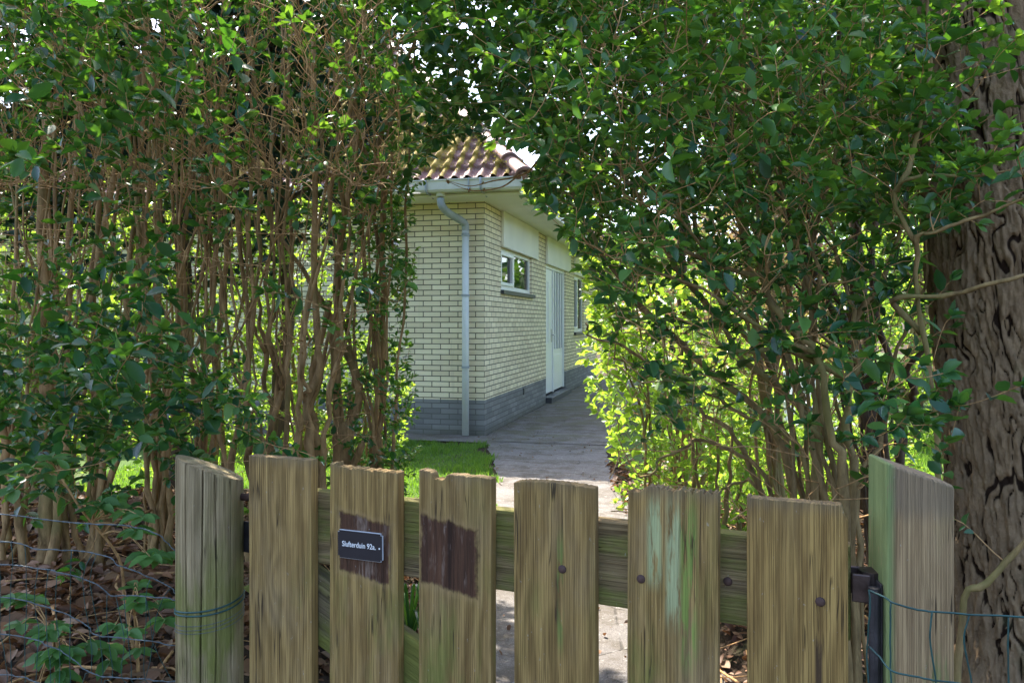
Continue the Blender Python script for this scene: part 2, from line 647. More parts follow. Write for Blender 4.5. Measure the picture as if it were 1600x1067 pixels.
# ------------------------------------------------------------------ woody plants
def smooth_poly(pts, n=16):
    """Catmull-Rom through the points"""
    P = np.asarray(pts, float)
    if len(P) < 3:
        return P[0] + (P[-1] - P[0]) * np.linspace(0, 1, n)[:, None]
    Q = np.vstack((2 * P[0] - P[1], P, 2 * P[-1] - P[-2]))
    out = []
    per = max(2, n // (len(P) - 1))
    for i in range(len(P) - 1):
        p0, p1, p2, p3 = Q[i:i + 4]
        tt = np.linspace(0, 1, per, endpoint=(i == len(P) - 2))[:, None]
        out.append(.5 * (2 * p1 + (p2 - p0) * tt + (2 * p0 - 5 * p1 + 4 * p2 - p3) * tt ** 2 + (3 * p1 - p0 - 3 * p2 + p3) * tt ** 3))
    return np.vstack(out)


def wobble(P, amp):
    n = len(P)
    w = np.cumsum(rng.normal(0, 1, (n, 3)), axis=0)
    w -= np.linspace(0, 1, n)[:, None] * w[-1]
    w[0] = 0
    return P + w * amp * np.array((1, 1, .3))


class Plant:
    def __init__(self, name, label, cat, loc, group=None, leaf='leaf', bark='stem', twig='twig', near=True):
        self.root = tag(empty(name, loc), label, cat, group)
        self.loc = np.array(loc, float)
        self.stems, self.twigs = [], []
        self.leaves, self.leaf, self.bark, self.twig, self.near = Leaves(), leaf, bark, twig, near

    def stem(self, pts, r0, r1, wob=.008, n=22):
        P = wobble(smooth_poly(pts, n), wob)
        R = np.linspace(r0, r1, len(P)) * (1 + .12 * rng.normal(size=len(P)) * (np.arange(len(P)) > 0))
        R[0] *= 1.3
        self.stems.append((P, R))
        return P, R

    def finish(self, sides=9):
        for P, R in self.stems:
            MB().tube(P - self.loc, R, sides).build("stem", M[self.bark], self.root, True)
        if self.twigs:
            mb = MB()
            for P, R in self.twigs:
                mb.tube(P - self.loc, R, 4 if R[0] < .004 else 6, cap=R[0] > .004)
            tag(mb.build("twigs", M[self.twig], self.root, True), kind="stuff")
        if self.leaves.count():
            self.leaves.P = [p - self.loc for p in self.leaves.P]
            self.leaves.build("foliage", M[self.leaf], self.root, LEAF_NEAR if self.near else LEAF_FAR)


# the opening of the hedge arch as the camera sees it: shoots keep clear of this cone
OPEN = np.array([(655, 320), (668, 262), (690, 232), (720, 218), (748, 214), (768, 226), (792, 236), (818, 232), (850, 248), (822, 282), (812, 305), (850, 335),
                 (884, 372), (905, 400), (905, 450), (925, 500), (905, 540), (925, 590), (905, 640), (908, 720), (940, 790), (930, 1067),
                 (620, 1067), (630, 800), (655, 700), (650, 600), (640, 500), (650, 400)], float)


def in_open(pts):
    """points whose line of sight passes the gateway"""
    u = HX + pts[:, 0] / pts[:, 1] * F
    v = HY - (pts[:, 2] - EYE) / pts[:, 1] * F
    inside = np.zeros(len(pts), bool)
    j = len(OPEN) - 1
    for i in range(len(OPEN)):
        xi, yi = OPEN[i]
        xj, yj = OPEN[j]
        c = ((yi > v) != (yj > v)) & (u < (xj - xi) * (v - yi) / (yj - yi + 1e-9) + xi)
        inside ^= c
        j = i
    return inside


def grow(plants, tips, size, pairs=4, young=.6, maxlen=None, leafy=1.0, r_tip=.0011, thick=.0042, rosette=4, up=.45, clear=True, flat=.75, down_pen=1.2, reg_nodes=True):
    """every tip sprouts from the nearest wood of any of the plants (stems first, then twigs already grown)"""
    tips = np.asarray(tips, float)
    if clear:
        tips = tips[~in_open(tips)]
    cap = sum(len(P) for p in plants for P, R in p.stems + p.twigs) + len(tips) * 6
    N = np.zeros((cap, 3)); own = np.zeros(cap, int); rad = np.zeros(cap)
    k = 0
    for i, p in enumerate(plants):
        for P, R in p.stems + p.twigs:
            m = len(P)
            N[k:k + m] = P; own[k:k + m] = i; rad[k:k + m] = R
            k += m
    d0 = np.array([np.min(np.linalg.norm(N[:k] - t_, axis=1)) for t_ in tips]) if len(tips) else []
    for ti in np.argsort(d0):
        tp = tips[ti]
        df = tp - N[:k]
        d = np.linalg.norm(df, axis=1)
        cost = d + down_pen * np.clip(-df[:, 2] + .05, 0, None) + .03 * (d < .05)
        b = int(np.argmin(cost))
        if maxlen and d[b] > maxlen:
            continue
        base = N[b].copy()
        v = tp - base
        ln = np.linalg.norm(v)
        if ln < .02:
            continue
        c1 = base + v * .4 + np.array((0, 0, -up * .12 * ln)) + rng.normal(0, .07 * ln, 3)
        c2 = base + v * .75 + np.array((0, 0, .05 * ln)) + rng.normal(0, .05 * ln, 3)
        tt = np.linspace(0, 1, 6 if ln < .4 else 8)[:, None]
        P = (1 - tt) ** 3 * base + 3 * (1 - tt) ** 2 * tt * c1 + 3 * (1 - tt) * tt ** 2 * c2 + tt ** 3 * tp
        if clear and in_open(P).any():
            continue
        r0 = min(rad[b] * .75, max(.0016, thick * min(1.6, ln / .35)))
        R = np.linspace(r0, r_tip, len(P))
        pl = plants[own[b]]
        pl.twigs.append((P, R))
        if reg_nodes and k + len(P) < cap:
            m = len(P) - 1
            m = min(m, 5)
            N[k:k + m] = P[1:m + 1]; own[k:k + m] = own[b]; rad[k:k + m] = R[1:m + 1]
            k += m
        if rng.uniform() < leafy:
            shoot_leaves(pl.leaves, P, size * rng.uniform(.8, 1.2), pairs, young * rng.uniform(.3, 1.2), rosette=rosette, flat=flat)


def region(px0, px1, py0, py1, Y0, Y1, n, clump=0, spread=.12):
    """points filling a block of space seen between these bounds; clump > 0 gathers them into bunches"""
    if clump:
        m = max(1, n // clump)
        u, v, y = rng.uniform(px0, px1, m), rng.uniform(py0, py1, m), rng.uniform(Y0, Y1, m)
        C = np.stack(((u - HX) / F * y, y, EYE + (HY - v) / F * y), -1)
        P = np.repeat(C, clump, 0) + rng.normal(0, spread, (m * clump, 3))
    else:
        u, v, y = rng.uniform(px0, px1, n), rng.uniform(py0, py1, n), rng.uniform(Y0, Y1, n)
        P = np.stack(((u - HX) / F * y, y, EYE + (HY - v) / F * y), -1)
    return P


def above_ground(P, m=.05):
    return P[P[:, 2] > hgt(P[:, 0], P[:, 1]) + m]


def ground_pt(px, Y):
    x = (px - HX) / F * Y
    return np.array((x, Y, hz(x, Y) - .03))


# ------------------------------------------------------------------ the house
house = tag(empty("house", (HC[0], HC[1], 0), math.atan2(HR[1], HR[0])),
            "cream brick bungalow with grey plinth and mossy pantile roof at the end of the path", "house")
# in house space: x runs right along the front, y runs into the plot, corner of the walls at the origin
WT = 2.70


def brick_mat(name, axis):
    t = NT(name)
    o = t.obj()
    x, y, z = t.sep(o)
    vec = t.comb(x if axis == 'x' else y, z, 0.0)
    b = t.n("TexBrick", offset=.5)
    t.put(b.inputs["Vector"], vec)
    for k_, v_ in (("Scale", 1.0), ("Mortar Size", .0055), ("Mortar Smooth", .25), ("Bias", 0.0), ("Brick Width", .212), ("Row Height", .0625)):
        b.inputs[k_].default_value = v_
    b.inputs["Color1"].default_value = (.0, .0, .0, 1)
    b.inputs["Color2"].default_value = (1, 1, 1, 1)
    b.inputs["Mortar"].default_value = (.5, .5, .5, 1)
    fac = b.outputs["Fac"]
    tone = b.outputs["Color"]
    fine = t.noise(o, 60, 4, .7)
    big = t.noise(o, 1.6, 4)
    cream = t.mix(tone, (.76, .635, .43), (.98, .85, .60))
    cream = t.mix(t.math('MULTIPLY', fine, .4), cream, (.66, .58, .42))
    cream = t.mix(t.math('MULTIPLY', t.step(big, .52, .75), .25), cream, (.50, .45, .34))
    stain = t.step(t.noise(t.scale(o, (1, 1, .12)), 7, 4, .7), .56, .8)
    cream = t.mix(t.math('MULTIPLY', stain, .4), cream, (.36, .33, .24))
    wall = t.mix(fac, cream, (.115, .095, .07))
    pl = t.mix(fac, t.mix(tone, (.185, .18, .178), (.27, .262, .255)), (.14, .135, .13))
    pl = t.mix(t.math('MULTIPLY', t.step(fine, .5, .8), .35), pl, (.24, .24, .25))
    splash = t.math('MULTIPLY', t.math('SUBTRACT', 1.0, t.step(t.math('ADD', z, t.math('MULTIPLY', big, .12)), .06, .2)), .6)
    pl = t.mix(splash, pl, (.11, .105, .075))
    pm = t.step(z, .4155, .4195)
    c = t.mix(pm, pl, wall)
    t.bump(t.math('ADD', t.math('MULTIPLY', fac, -1.0), t.math('MULTIPLY', fine, .25)), .7, .006)
    return t.set(c, .85, .2)


M['brick_front'] = brick_mat("cream_brick_front", 'x')
M['brick_side'] = brick_mat("cream_brick_side", 'y')
M['white'] = simple("white_gloss_paint", (.84, .83, .80), .35, .5, var=.04, scale=3)
M['cream_board'] = simple("cream_board", (.82, .79, .69), .55, .4, var=.06, scale=2)
M['gutter'] = simple("grey_plastic_gutter", (.62, .61, .53), .5, .4, var=.12, scale=5)
M['pipe'] = simple("pale_plastic_pipe", (.66, .67, .66), .45, .45, var=.06, scale=6)
M['pipe_old'] = simple("weathered_grey_pipe", (.33, .36, .38), .5, .4, var=.12, scale=9)
M['slate'] = simple("dark_slate", (.06, .06, .065), .5, .4, var=.3, scale=20)
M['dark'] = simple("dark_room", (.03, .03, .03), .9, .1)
M['steel'] = simple("brushed_steel", (.5, .5, .5), .35, .5, metal=1.0, var=.05)
t = NT("window_glass")
fr = t.n("Fresnel")
fr.inputs[0].default_value = 1.6
gl, tr = t.n("BsdfGlossy"), t.n("BsdfTransparent")
gl.inputs["Roughness"].default_value = .01
tr.inputs[0].default_value = (.55, .58, .58, 1)
mx = t.n("MixShader")
t.t.links.new(fr.outputs[0], mx.inputs[0])
t.t.links.new(tr.outputs[0], mx.inputs[1])
t.t.links.new(gl.outputs[0], mx.inputs[2])
t.t.links.new(mx.outputs[0], t.out.inputs[0])
M['glass'] = t.m

WX0, WY1 = -7.2, 10.2


def wall_skin(mb, us, vs, holes, mapf, thick):
    """wall with rectangular openings: outer skin, inner skin and reveals; mapf(u, v, depth) gives the point"""
    us = sorted(set(us + [h[0] for h in holes] + [h[1] for h in holes]))
    vs = sorted(set(vs + [h[2] for h in holes] + [h[3] for h in holes]))
    for d in (0.0, thick):
        for a, b in zip(us, us[1:]):
            for c_, e in zip(vs, vs[1:]):
                if any(h[0] <= a and b <= h[1] and h[2] <= c_ and e <= h[3] for h in holes):
                    continue
                mb.add([mapf(a, c_, d), mapf(b, c_, d), mapf(b, e, d), mapf(a, e, d)], [(0, 1, 2, 3)])
    for a, b, c_, e in holes:
        for (p_, q_) in (((a, c_), (b, c_)), ((b, c_), (b, e)), ((b, e), (a, e)), ((a, e), (a, c_))):
            mb.add([mapf(*p_, 0), mapf(*q_, 0), mapf(*q_, thick), mapf(*p_, thick)], [(0, 1, 2, 3)])
    return mb


holes = [(.79, 2.66, 1.72, 2.26), (3.76, 5.71, .10, 2.26), (6.72, 8.05, 1.12, 2.26)]
wall_skin(MB(), [-7.2, 0.0], [-.2, WT], [], lambda u, v, d: (u, d, v), .29).build("front_wall", M['brick_front'], house)
wall_skin(MB(), [.0, WY1], [-.2, WT], holes, lambda u, v, d: (-d, u, v), .285).build("side_wall", M['brick_side'], house)
mb = MB()
mb.add([(WX0, .3, -.2), (WX0, WY1, -.2), (WX0, WY1, WT), (WX0, .3, WT)], [(0, 1, 2, 3)])
mb.add([(WX0, WY1, -.2), (0, WY1, -.2), (0, WY1, WT), (WX0, WY1, WT)], [(0, 1, 2, 3)])
mb.build("rear_wall", M['brick_side'], house)
mb = MB()                                              # floor and a dividing wall so the rooms read dark behind the glass
mb.add([(WX0 + .1, .32, .08), (-.31, .32, .08), (-.31, WY1 - .1, .08), (WX0 + .1, WY1 - .1, .08)], [(0, 1, 2, 3)])
mb.add([(-3.2, .32, .08), (-3.2, WY1 - .1, .08), (-3.2, WY1 - .1, WT), (-3.2, .32, WT)], [(0, 1, 2, 3)])
mb.add([(-3.2, 3.3, .08), (-.3, 3.3, .08), (-.3, 3.3, WT), (-3.2, 3.3, WT)], [(0, 1, 2, 3)])
mb.build("interior", M['dark'], house)
MB().box((-.02, 2.05, .30), (.012, 2.14, .39), .004).build("air_vent", M['slate'], house)

OV = .55
mb = MB()                                              # soffit boards: front strip, side strip, far strips
mb.box((WX0 - OV + .1, -OV + .10, WT), (OV - .02, .0, WT + .022))
mb.box((-.0, .003, WT + .001), (OV - .02, WY1 + OV, WT + .021))
mb.box((WX0 - OV + .1, .003, WT + .001), (-.003, WY1 + OV - .1, WT + .02))
mb.build("soffit", M['cream_board'], house)
mb = MB().box((OV - .02, -OV + .02, WT - .01), (OV + .005, WY1 + OV, WT + .155), .004)
mb.build("fascia", M['cream_board'], house)


def gutter_profile(x0, x1):
    """box gutter with a rolled lip, running along x"""
    pr = [(-OV + .10, WT + .035), (-OV - .02, WT + .03), (-OV - .04, WT + .055), (-OV - .048, WT + .145), (-OV - .06, WT + .15), (-OV - .06, WT + .162),
          (-OV - .044, WT + .162), (-OV - .036, WT + .058), (-OV - .018, WT + .04), (-OV + .10, WT + .045), (-OV + .10, WT + .16), (-OV + .112, WT + .16), (-OV + .112, WT + .028), (-OV + .10, WT + .028)]
    n = len(pr)
    V = [(x, a, b) for x in (x0, x1) for a, b in pr]
    Qd = [(i, (i + 1) % n, n + (i + 1) % n, n + i) for i in range(n)]
    return V, Qd


mb = MB()
V, Q = gutter_profile(WX0 - OV, OV + .02)
mb.add(V, Q)
mb.box((OV + .02, -OV - .06, WT + .03), (OV + .026, -OV + .112, WT + .16))      # stop end
gutter = mb.build("gutter", M['gutter'], house)
for x in (.12, -.50, -1.3, -2.1, -2.9, -3.7):
    mb = MB()
    mb.tube([(x, -OV - .064, WT + .166), (x, -OV - .052, WT + .05), (x, -OV - .02, WT + .024), (x, -OV + .12, WT + .022), (x + .0, -OV + .2, WT - .004)], .011, 6)
    mb.build("bracket", M['pipe_old'], gutter, True)
mb = MB().box((-.02, -OV - .064, WT + .028), (-.008, -OV + .02, WT + .168), .002)
mb.build("joint", M['pipe_old'], gutter)

dx = -.205
pipe = MB().tube([(dx, -.075, 2.43), (dx, -.075, 1.2), (dx, -.075, .02)], .040, 16).build("downpipe", M['pipe'], house, True)
MB().tube(smooth_poly([(dx - .155, -OV + .045, WT + .05), (dx - .155, -OV + .045, WT - .05), (dx - .145, -OV + .06, WT - .11), (dx - .11, -OV + .16, WT - .17), (dx - .05, -.22, WT - .215),
                       (dx - .008, -.10, WT - .255), (dx, -.075, WT - .31), (dx, -.075, WT - .40)], 34), .043, 16).build("elbow", M['pipe_old'], pipe, True)
for z in (2.31, 1.62, .80):
    MB().tube([(dx, -.075, z - .013), (dx, -.075, z + .013)], .0465, 16).box((dx - .02, -.04, z - .012), (dx + .02, .0, z + .012)).build("clip", M['pipe_old'], pipe)
MB().tube([(dx - .155, -OV + .045, WT + .06), (dx - .155, -OV + .045, WT - .012)], .05, 16).build("outlet", M['gutter'], pipe, True)

# white boards over the openings
for a, b in ((.78, 2.97), (3.72, 6.08), (6.66, 8.12)):
    MB().box((.003, a, 2.255), (.04, b, WT - .004), .003).build("lintel_board", M['cream_board'], house)


def window(y0, y1, z0, z1, mull, sash):
    w = MB()
    fx0, fx1 = -.09, -.035
    for lo, hi in (((fx0, y0, z0), (fx1, y1, z0 + .06)), ((fx0, y0, z1 - .05), (fx1, y1, z1)), ((fx0, y0, z0 + .06), (fx1, y0 + .065, z1 - .05)),
                   ((fx0, y1 - .065, z0 + .06), (fx1, y1, z1 - .05)), ((fx0, mull - .04, z0 + .06), (fx1, mull + .04, z1 - .05))):
        w.box(lo, hi, .004)
    win = w.build("window", M['white'], house)
    a, b = sash
    s_ = MB()
    gx0, gx1 = -.07, -.02
    for lo, hi in (((gx0, a, z0 + .062), (gx1, b, z0 + .105)), ((gx0, a, z1 - .093), (gx1, b, z1 - .052)), ((gx0, a, z0 + .105), (gx1, a + .075, z1 - .093)), ((gx0, b - .075, z0 + .105), (gx1, b, z1 - .093))):
        s_.box(lo, hi, .004)
    s_.build("sash", M['white'], win)
    for c_, d_ in ((y0 + .045, mull - .025), (mull + .025, y1 - .045)):
        MB().box((-.064, c_, z0 + .055), (-.058, d_, z1 - .045)).build("pane", M['glass'], win)
    MB().box((-.10, y0 - .03, z0 - .055), (.045, y1 + .05, z0 - .003), .004).build("sill", M['slate'], win)
    return win


window(.79, 2.66, 1.72, 2.255, 1.62, (.84, 1.585))
window(6.72, 8.05, 1.12, 2.255, 7.35, (6.77, 7.315))

# front door and the panelled side light
mb = MB()
D0, D1, DM = 3.76, 5.71, 4.62
for lo, hi in (((-.11, D0, .13), (-.03, D0 + .06, 2.2)), ((-.11, D1 - .06, .13), (-.03, D1, 2.2)), ((-.11, D0, 2.2), (-.03, D1, 2.26)), ((-.11, DM - .035, .13), (-.03, DM + .035, 2.2))):
    mb.box(lo, hi, .004)
frame = mb.build("door_frame", M['white'], house)
mb = MB().box((-.09, D0 + .065, .14), (-.05, DM - .04, 2.195), .004)
door = mb.build("front_door", M['white'], house)
mb = MB()
for a, b, c_, d_ in ((D0 + .2, DM - .42, .95, 2.0),):
    for lo, hi in (((-.05, a, c_), (-.036, a + .025, d_)), ((-.05, b - .025, c_), (-.036, b, d_)), ((-.05, a + .025, c_), (-.037, b - .025, c_ + .025)), ((-.05, a + .025, d_ - .025), (-.037, b - .025, d_))):
        mb.box(lo, hi, .002)
mb.build("moulding", M['white'], door)
mb = MB().box((-.05, DM - .14, .98), (-.04, DM - .10, 1.2), .003)
mb.tube([(-.04, DM - .12, 1.1), (.01, DM - .12, 1.1), (.012, DM - .23, 1.1)], .009, 8)
mb.build("handle", M['steel'], door, False)
mb = MB()
for k in range(5):
    y_ = DM + .04 + k * (D1 - .06 - DM - .04) / 4
    mb.box((-.095, y_ - .035, .85), (-.042, y_ + .035, 2.195), .004)
mb.box((-.09, DM + .036, .14), (-.052, D1 - .062, .849), .003)
mb.box((-.052, DM + .15, .25), (-.045, D1 - .17, .75), .003)
side = mb.build("sidelight", M['white'], house)
MB().box((-.075, DM + .04, .85), (-.068, D1 - .065, 2.19)).build("pane", M['glass'], side)
MB().box((-.14, D0 - .02, .0), (.10, D1 + .02, .105), .006).build("threshold", M['slate'], house)

# pantile roof
t = NT("old_pantile")
o = t.obj()
isl = t.noise(t.scale(o, (1, 1, 1)), 5, 3)
c = t.mix(t.noise(o, 9, 4, .7), (.15, .062, .05), (.32, .165, .135))
c = t.mix(t.math('MULTIPLY', t.step(t.noise(o, 26, 4, .7), .48, .72), .6), c, (.40, .33, .30))
mo = t.attr("moss")
mm = t.step(t.math('ADD', mo, t.math('MULTIPLY', t.math('SUBTRACT', t.noise(o, 40, 4, .7), .5), .9)), .38, .62)
c = t.mix(mm, c, t.mix(t.noise(o, 60, 3), (.13, .095, .02), (.46, .32, .07)))
t.bump(t.math('ADD', t.noise(o, 70, 4, .7), t.math('MULTIPLY', mm, .6)), .6, .012)
M['tile'] = t.set(c, t.math('ADD', t.math('MULTIPLY', mm, .3), .6), .3)
M['hip_tile'] = simple("terracotta_hip_tile", (.19, .095, .07), .6, .4, var=.45, scale=14, bump=.004)
M['moss'] = leaf_mat("roof_moss", (.10, .09, .02), (.26, .21, .05), (.36, .30, .09), (.2, .18, .03), (.3, .28, .05), fac=.2, rough=.8, spec=.1)

TP = .96                                               # tangent of the pitch
EZ = WT + .15                                          # eave height
RX0, RX1, RY0, RY1 = WX0 - OV, OV + .03, -OV - .03, WY1 + OV
HALF = (RX1 - RX0) / 2


def tile_slope(org, du, dv, L, tmax, du_step, ntr):
    """org eave start, du along the eave, dv horizontally up the slope; hips cut at 45 degrees"""
    du, dv = np.array(du, float), np.array(dv, float)
    cosp = 1 / math.sqrt(1 + TP * TP)
    exp_ = .215 * cosp                                 # horizontal run of one course
    nrow = int(tmax / exp_) + 1
    us = np.arange(0, L, du_step)
    ts = []
    for r in range(nrow):
        for f in np.linspace(0, .985, ntr):
            ts.append((r, f, min((r + f) * exp_, tmax)))
    R_ = np.array([a[0] for a in ts]); Fr = np.array([a[1] for a in ts]); T_ = np.array([a[2] for a in ts])
    U, T2 = np.meshgrid(us, T_)
    Rr, Ff = R_[:, None] + 0 * U, Fr[:, None] + 0 * U
    jit = _hash(np.floor(U / .145), Rr, Rr * 0, 4)
    ph = (U / .145) % 1
    roll = np.where(ph < .5, np.sin(ph / .5 * math.pi) ** .8 * .030, -.010 * np.sin((ph - .5) / .5 * math.pi))
    H = roll + (1 - Ff) * .030 + (jit - .5) * .008
    m = vnoise(U * 2.6, T2 * 3.2, seed=31) * .75 + .35 * vnoise(U * 14, T2 * 12, seed=32) - .04 + .36 * (ph < .5) * (roll > .01) - .5 * sstep(.26, .05, T2) - .03 * np.clip(T2 - 1.5, 0, 3)
    m = np.clip(m, 0, 1)
    H = H + .018 * sstep(.35, .8, m) * vnoise(U * 60, T2 * 60, seed=33)
    nrm = np.array((0, 0, 1.0)) * cosp - dv * TP * cosp
    P = (np.array(org, float) + U[..., None] * du + T2[..., None] * (dv + np.array((0, 0, TP))) + H[..., None] * nrm)
    n, mm_ = len(us), len(T_)
    i = np.arange(mm_ - 1)[:, None] * n + np.arange(n - 1)[None]
    Qd = np.stack((i, i + 1, i + n + 1, i + n), -1).reshape(-1, 4)
    uc, tc = U.ravel()[Qd].mean(1), T2.ravel()[Qd].mean(1)
    ok = (uc > tc - .02) & (uc < L - tc + .02)
    return P.reshape(-1, 3), Qd[ok], m.ravel(), (U, T2)


V1, Q1, m1, _ = tile_slope((RX0, RY0, EZ), (1, 0, 0), (0, 1, 0), RX1 - RX0, HALF, .0145, 4)
V2, Q2, m2, _ = tile_slope((RX1, RY0, EZ), (0, 1, 0), (-1, 0, 0), RY1 - RY0, HALF, .029, 3)
V3, Q3, m3, _ = tile_slope((RX0, RY1, EZ), (0, -1, 0), (1, 0, 0), RY1 - RY0, HALF, .036, 2)
V4, Q4, m4, _ = tile_slope((RX1, RY1, EZ), (-1, 0, 0), (0, -1, 0), RX1 - RX0, HALF, .036, 2)
VV, QQ, mm_, off = [], [], [], 0
for v_, q_, a_ in ((V1, Q1, m1), (V2, Q2, m2), (V3, Q3, m3), (V4, Q4, m4)):
    VV.append(v_); QQ.append(q_ + off); mm_.append(a_); off += len(v_)
roof = link("roof", np_mesh("roof", np.vstack(VV), np.vstack(QQ), None, {"moss": np.concatenate(mm_)}, smooth=True), house, [M['tile']])


def hip_line(a, b, r=.088, step=.36):
    a, b = np.array(a, float), np.array(b, float)
    L = np.linalg.norm(b - a)
    d = (b - a) / L
    sx = np.cross(d, (0, 0, 1)); sx /= np.linalg.norm(sx)
    up = np.cross(sx, d)
    mb = MB()
    for k in range(int(L / step)):
        s0, s1 = k * step - .03, (k + 1) * step + .02
        rows = []
        for s, rr, lift in ((s0, r * 1.12, .012), (s0 + .04, r * 1.12, .012), (s0 + .045, r * 1.04, .006), (s1, r * .93, -.006)):
            th = np.linspace(-.15, math.pi + .15, 15)
            c = a + d * s + up * lift
            rows.append(c + np.outer(np.cos(th), sx) * rr + np.outer(np.sin(th), up) * rr * .85)
        rows.insert(0, a + d * s0 + np.zeros((15, 3)) + np.outer(np.cos(np.linspace(-.15, math.pi + .15, 15)), sx) * r * .9 + np.outer(np.sin(np.linspace(-.15, math.pi + .15, 15)), up) * r * .65)
        n = 15
        V = np.vstack(rows)
        m = len(rows)
        i = np.arange(m - 1)[:, None] * n + np.arange(n - 1)[None]
        mb.add(V, np.stack((i, i + 1, i + n + 1, i + n), -1).reshape(-1, 4))
    return mb


apex1, apex2 = (RX0 + HALF, RY0 + HALF, EZ + HALF * TP + .03), (RX0 + HALF, RY1 - HALF, EZ + HALF * TP + .03)
for a, b in (((RX1, RY0, EZ + .035), apex1), ((RX0, RY0, EZ + .035), apex1), ((RX1, RY1, EZ + .035), apex2), (apex1, apex2)):
    hip_line(a, b).build("hip_tiles", M['hip_tile'], roof, True)
# end cap of the near hip and tufts of moss on the tiles
bm = bmesh.new()
bmesh.ops.create_uvsphere(bm, u_segments=16, v_segments=10, radius=.10)
MB().bm(bm, Matrix.Translation((RX1 - .05, RY0 + .05, EZ + .035)) @ Matrix.Diagonal((1, 1, .8, 1))).build("hip_cap", M['hip_tile'], roof, True)
lv = Leaves()
sel = np.where((m1 > .40) & (V1[:, 0] > -2.6) & (V1[:, 1] < 1.6))[0]
sel = rng.choice(sel, min(5200, len(sel)), replace=False)
P = V1[sel]
n = len(P)
lv.add(P, rnd_unit(n) + np.array((0, -.6, .9)), rnd_unit(n), rng.uniform(.012, .032, n), rng.uniform(.006, .014, n), rng.uniform(0, 1, n))
tt = rng.uniform(.1, 1.5, 1500)
P = np.stack((RX1 - tt - rng.normal(.10, .06, 1500), RY0 + tt + rng.normal(0, .05, 1500), EZ + tt * TP + rng.uniform(.02, .10, 1500)), -1)
lv.add(P, rnd_unit(1500) + np.array((0, -.4, .5)), rnd_unit(1500), rng.uniform(.015, .04, 1500), rng.uniform(.004, .012, 1500), rng.uniform(0, 1, 1500))
lv.build("moss", M['moss'], roof, LEAF_FAR)


# ------------------------------------------------------------------ gate
GO, GD = np.array((0, 331 / 239.6)), np.array((.917, -.398))
GN = np.array((-.398, -.917))                          # gate normal, towards the street


def gate_pt(px, py):
    """(distance along the gate, height) of a point of the gate's face seen at this pixel"""
    u = (px - HX) / F
    Y = 331 / (239.6 + 103.9 * u)
    return u * Y / GD[0], EYE + (HY - py) / F * Y


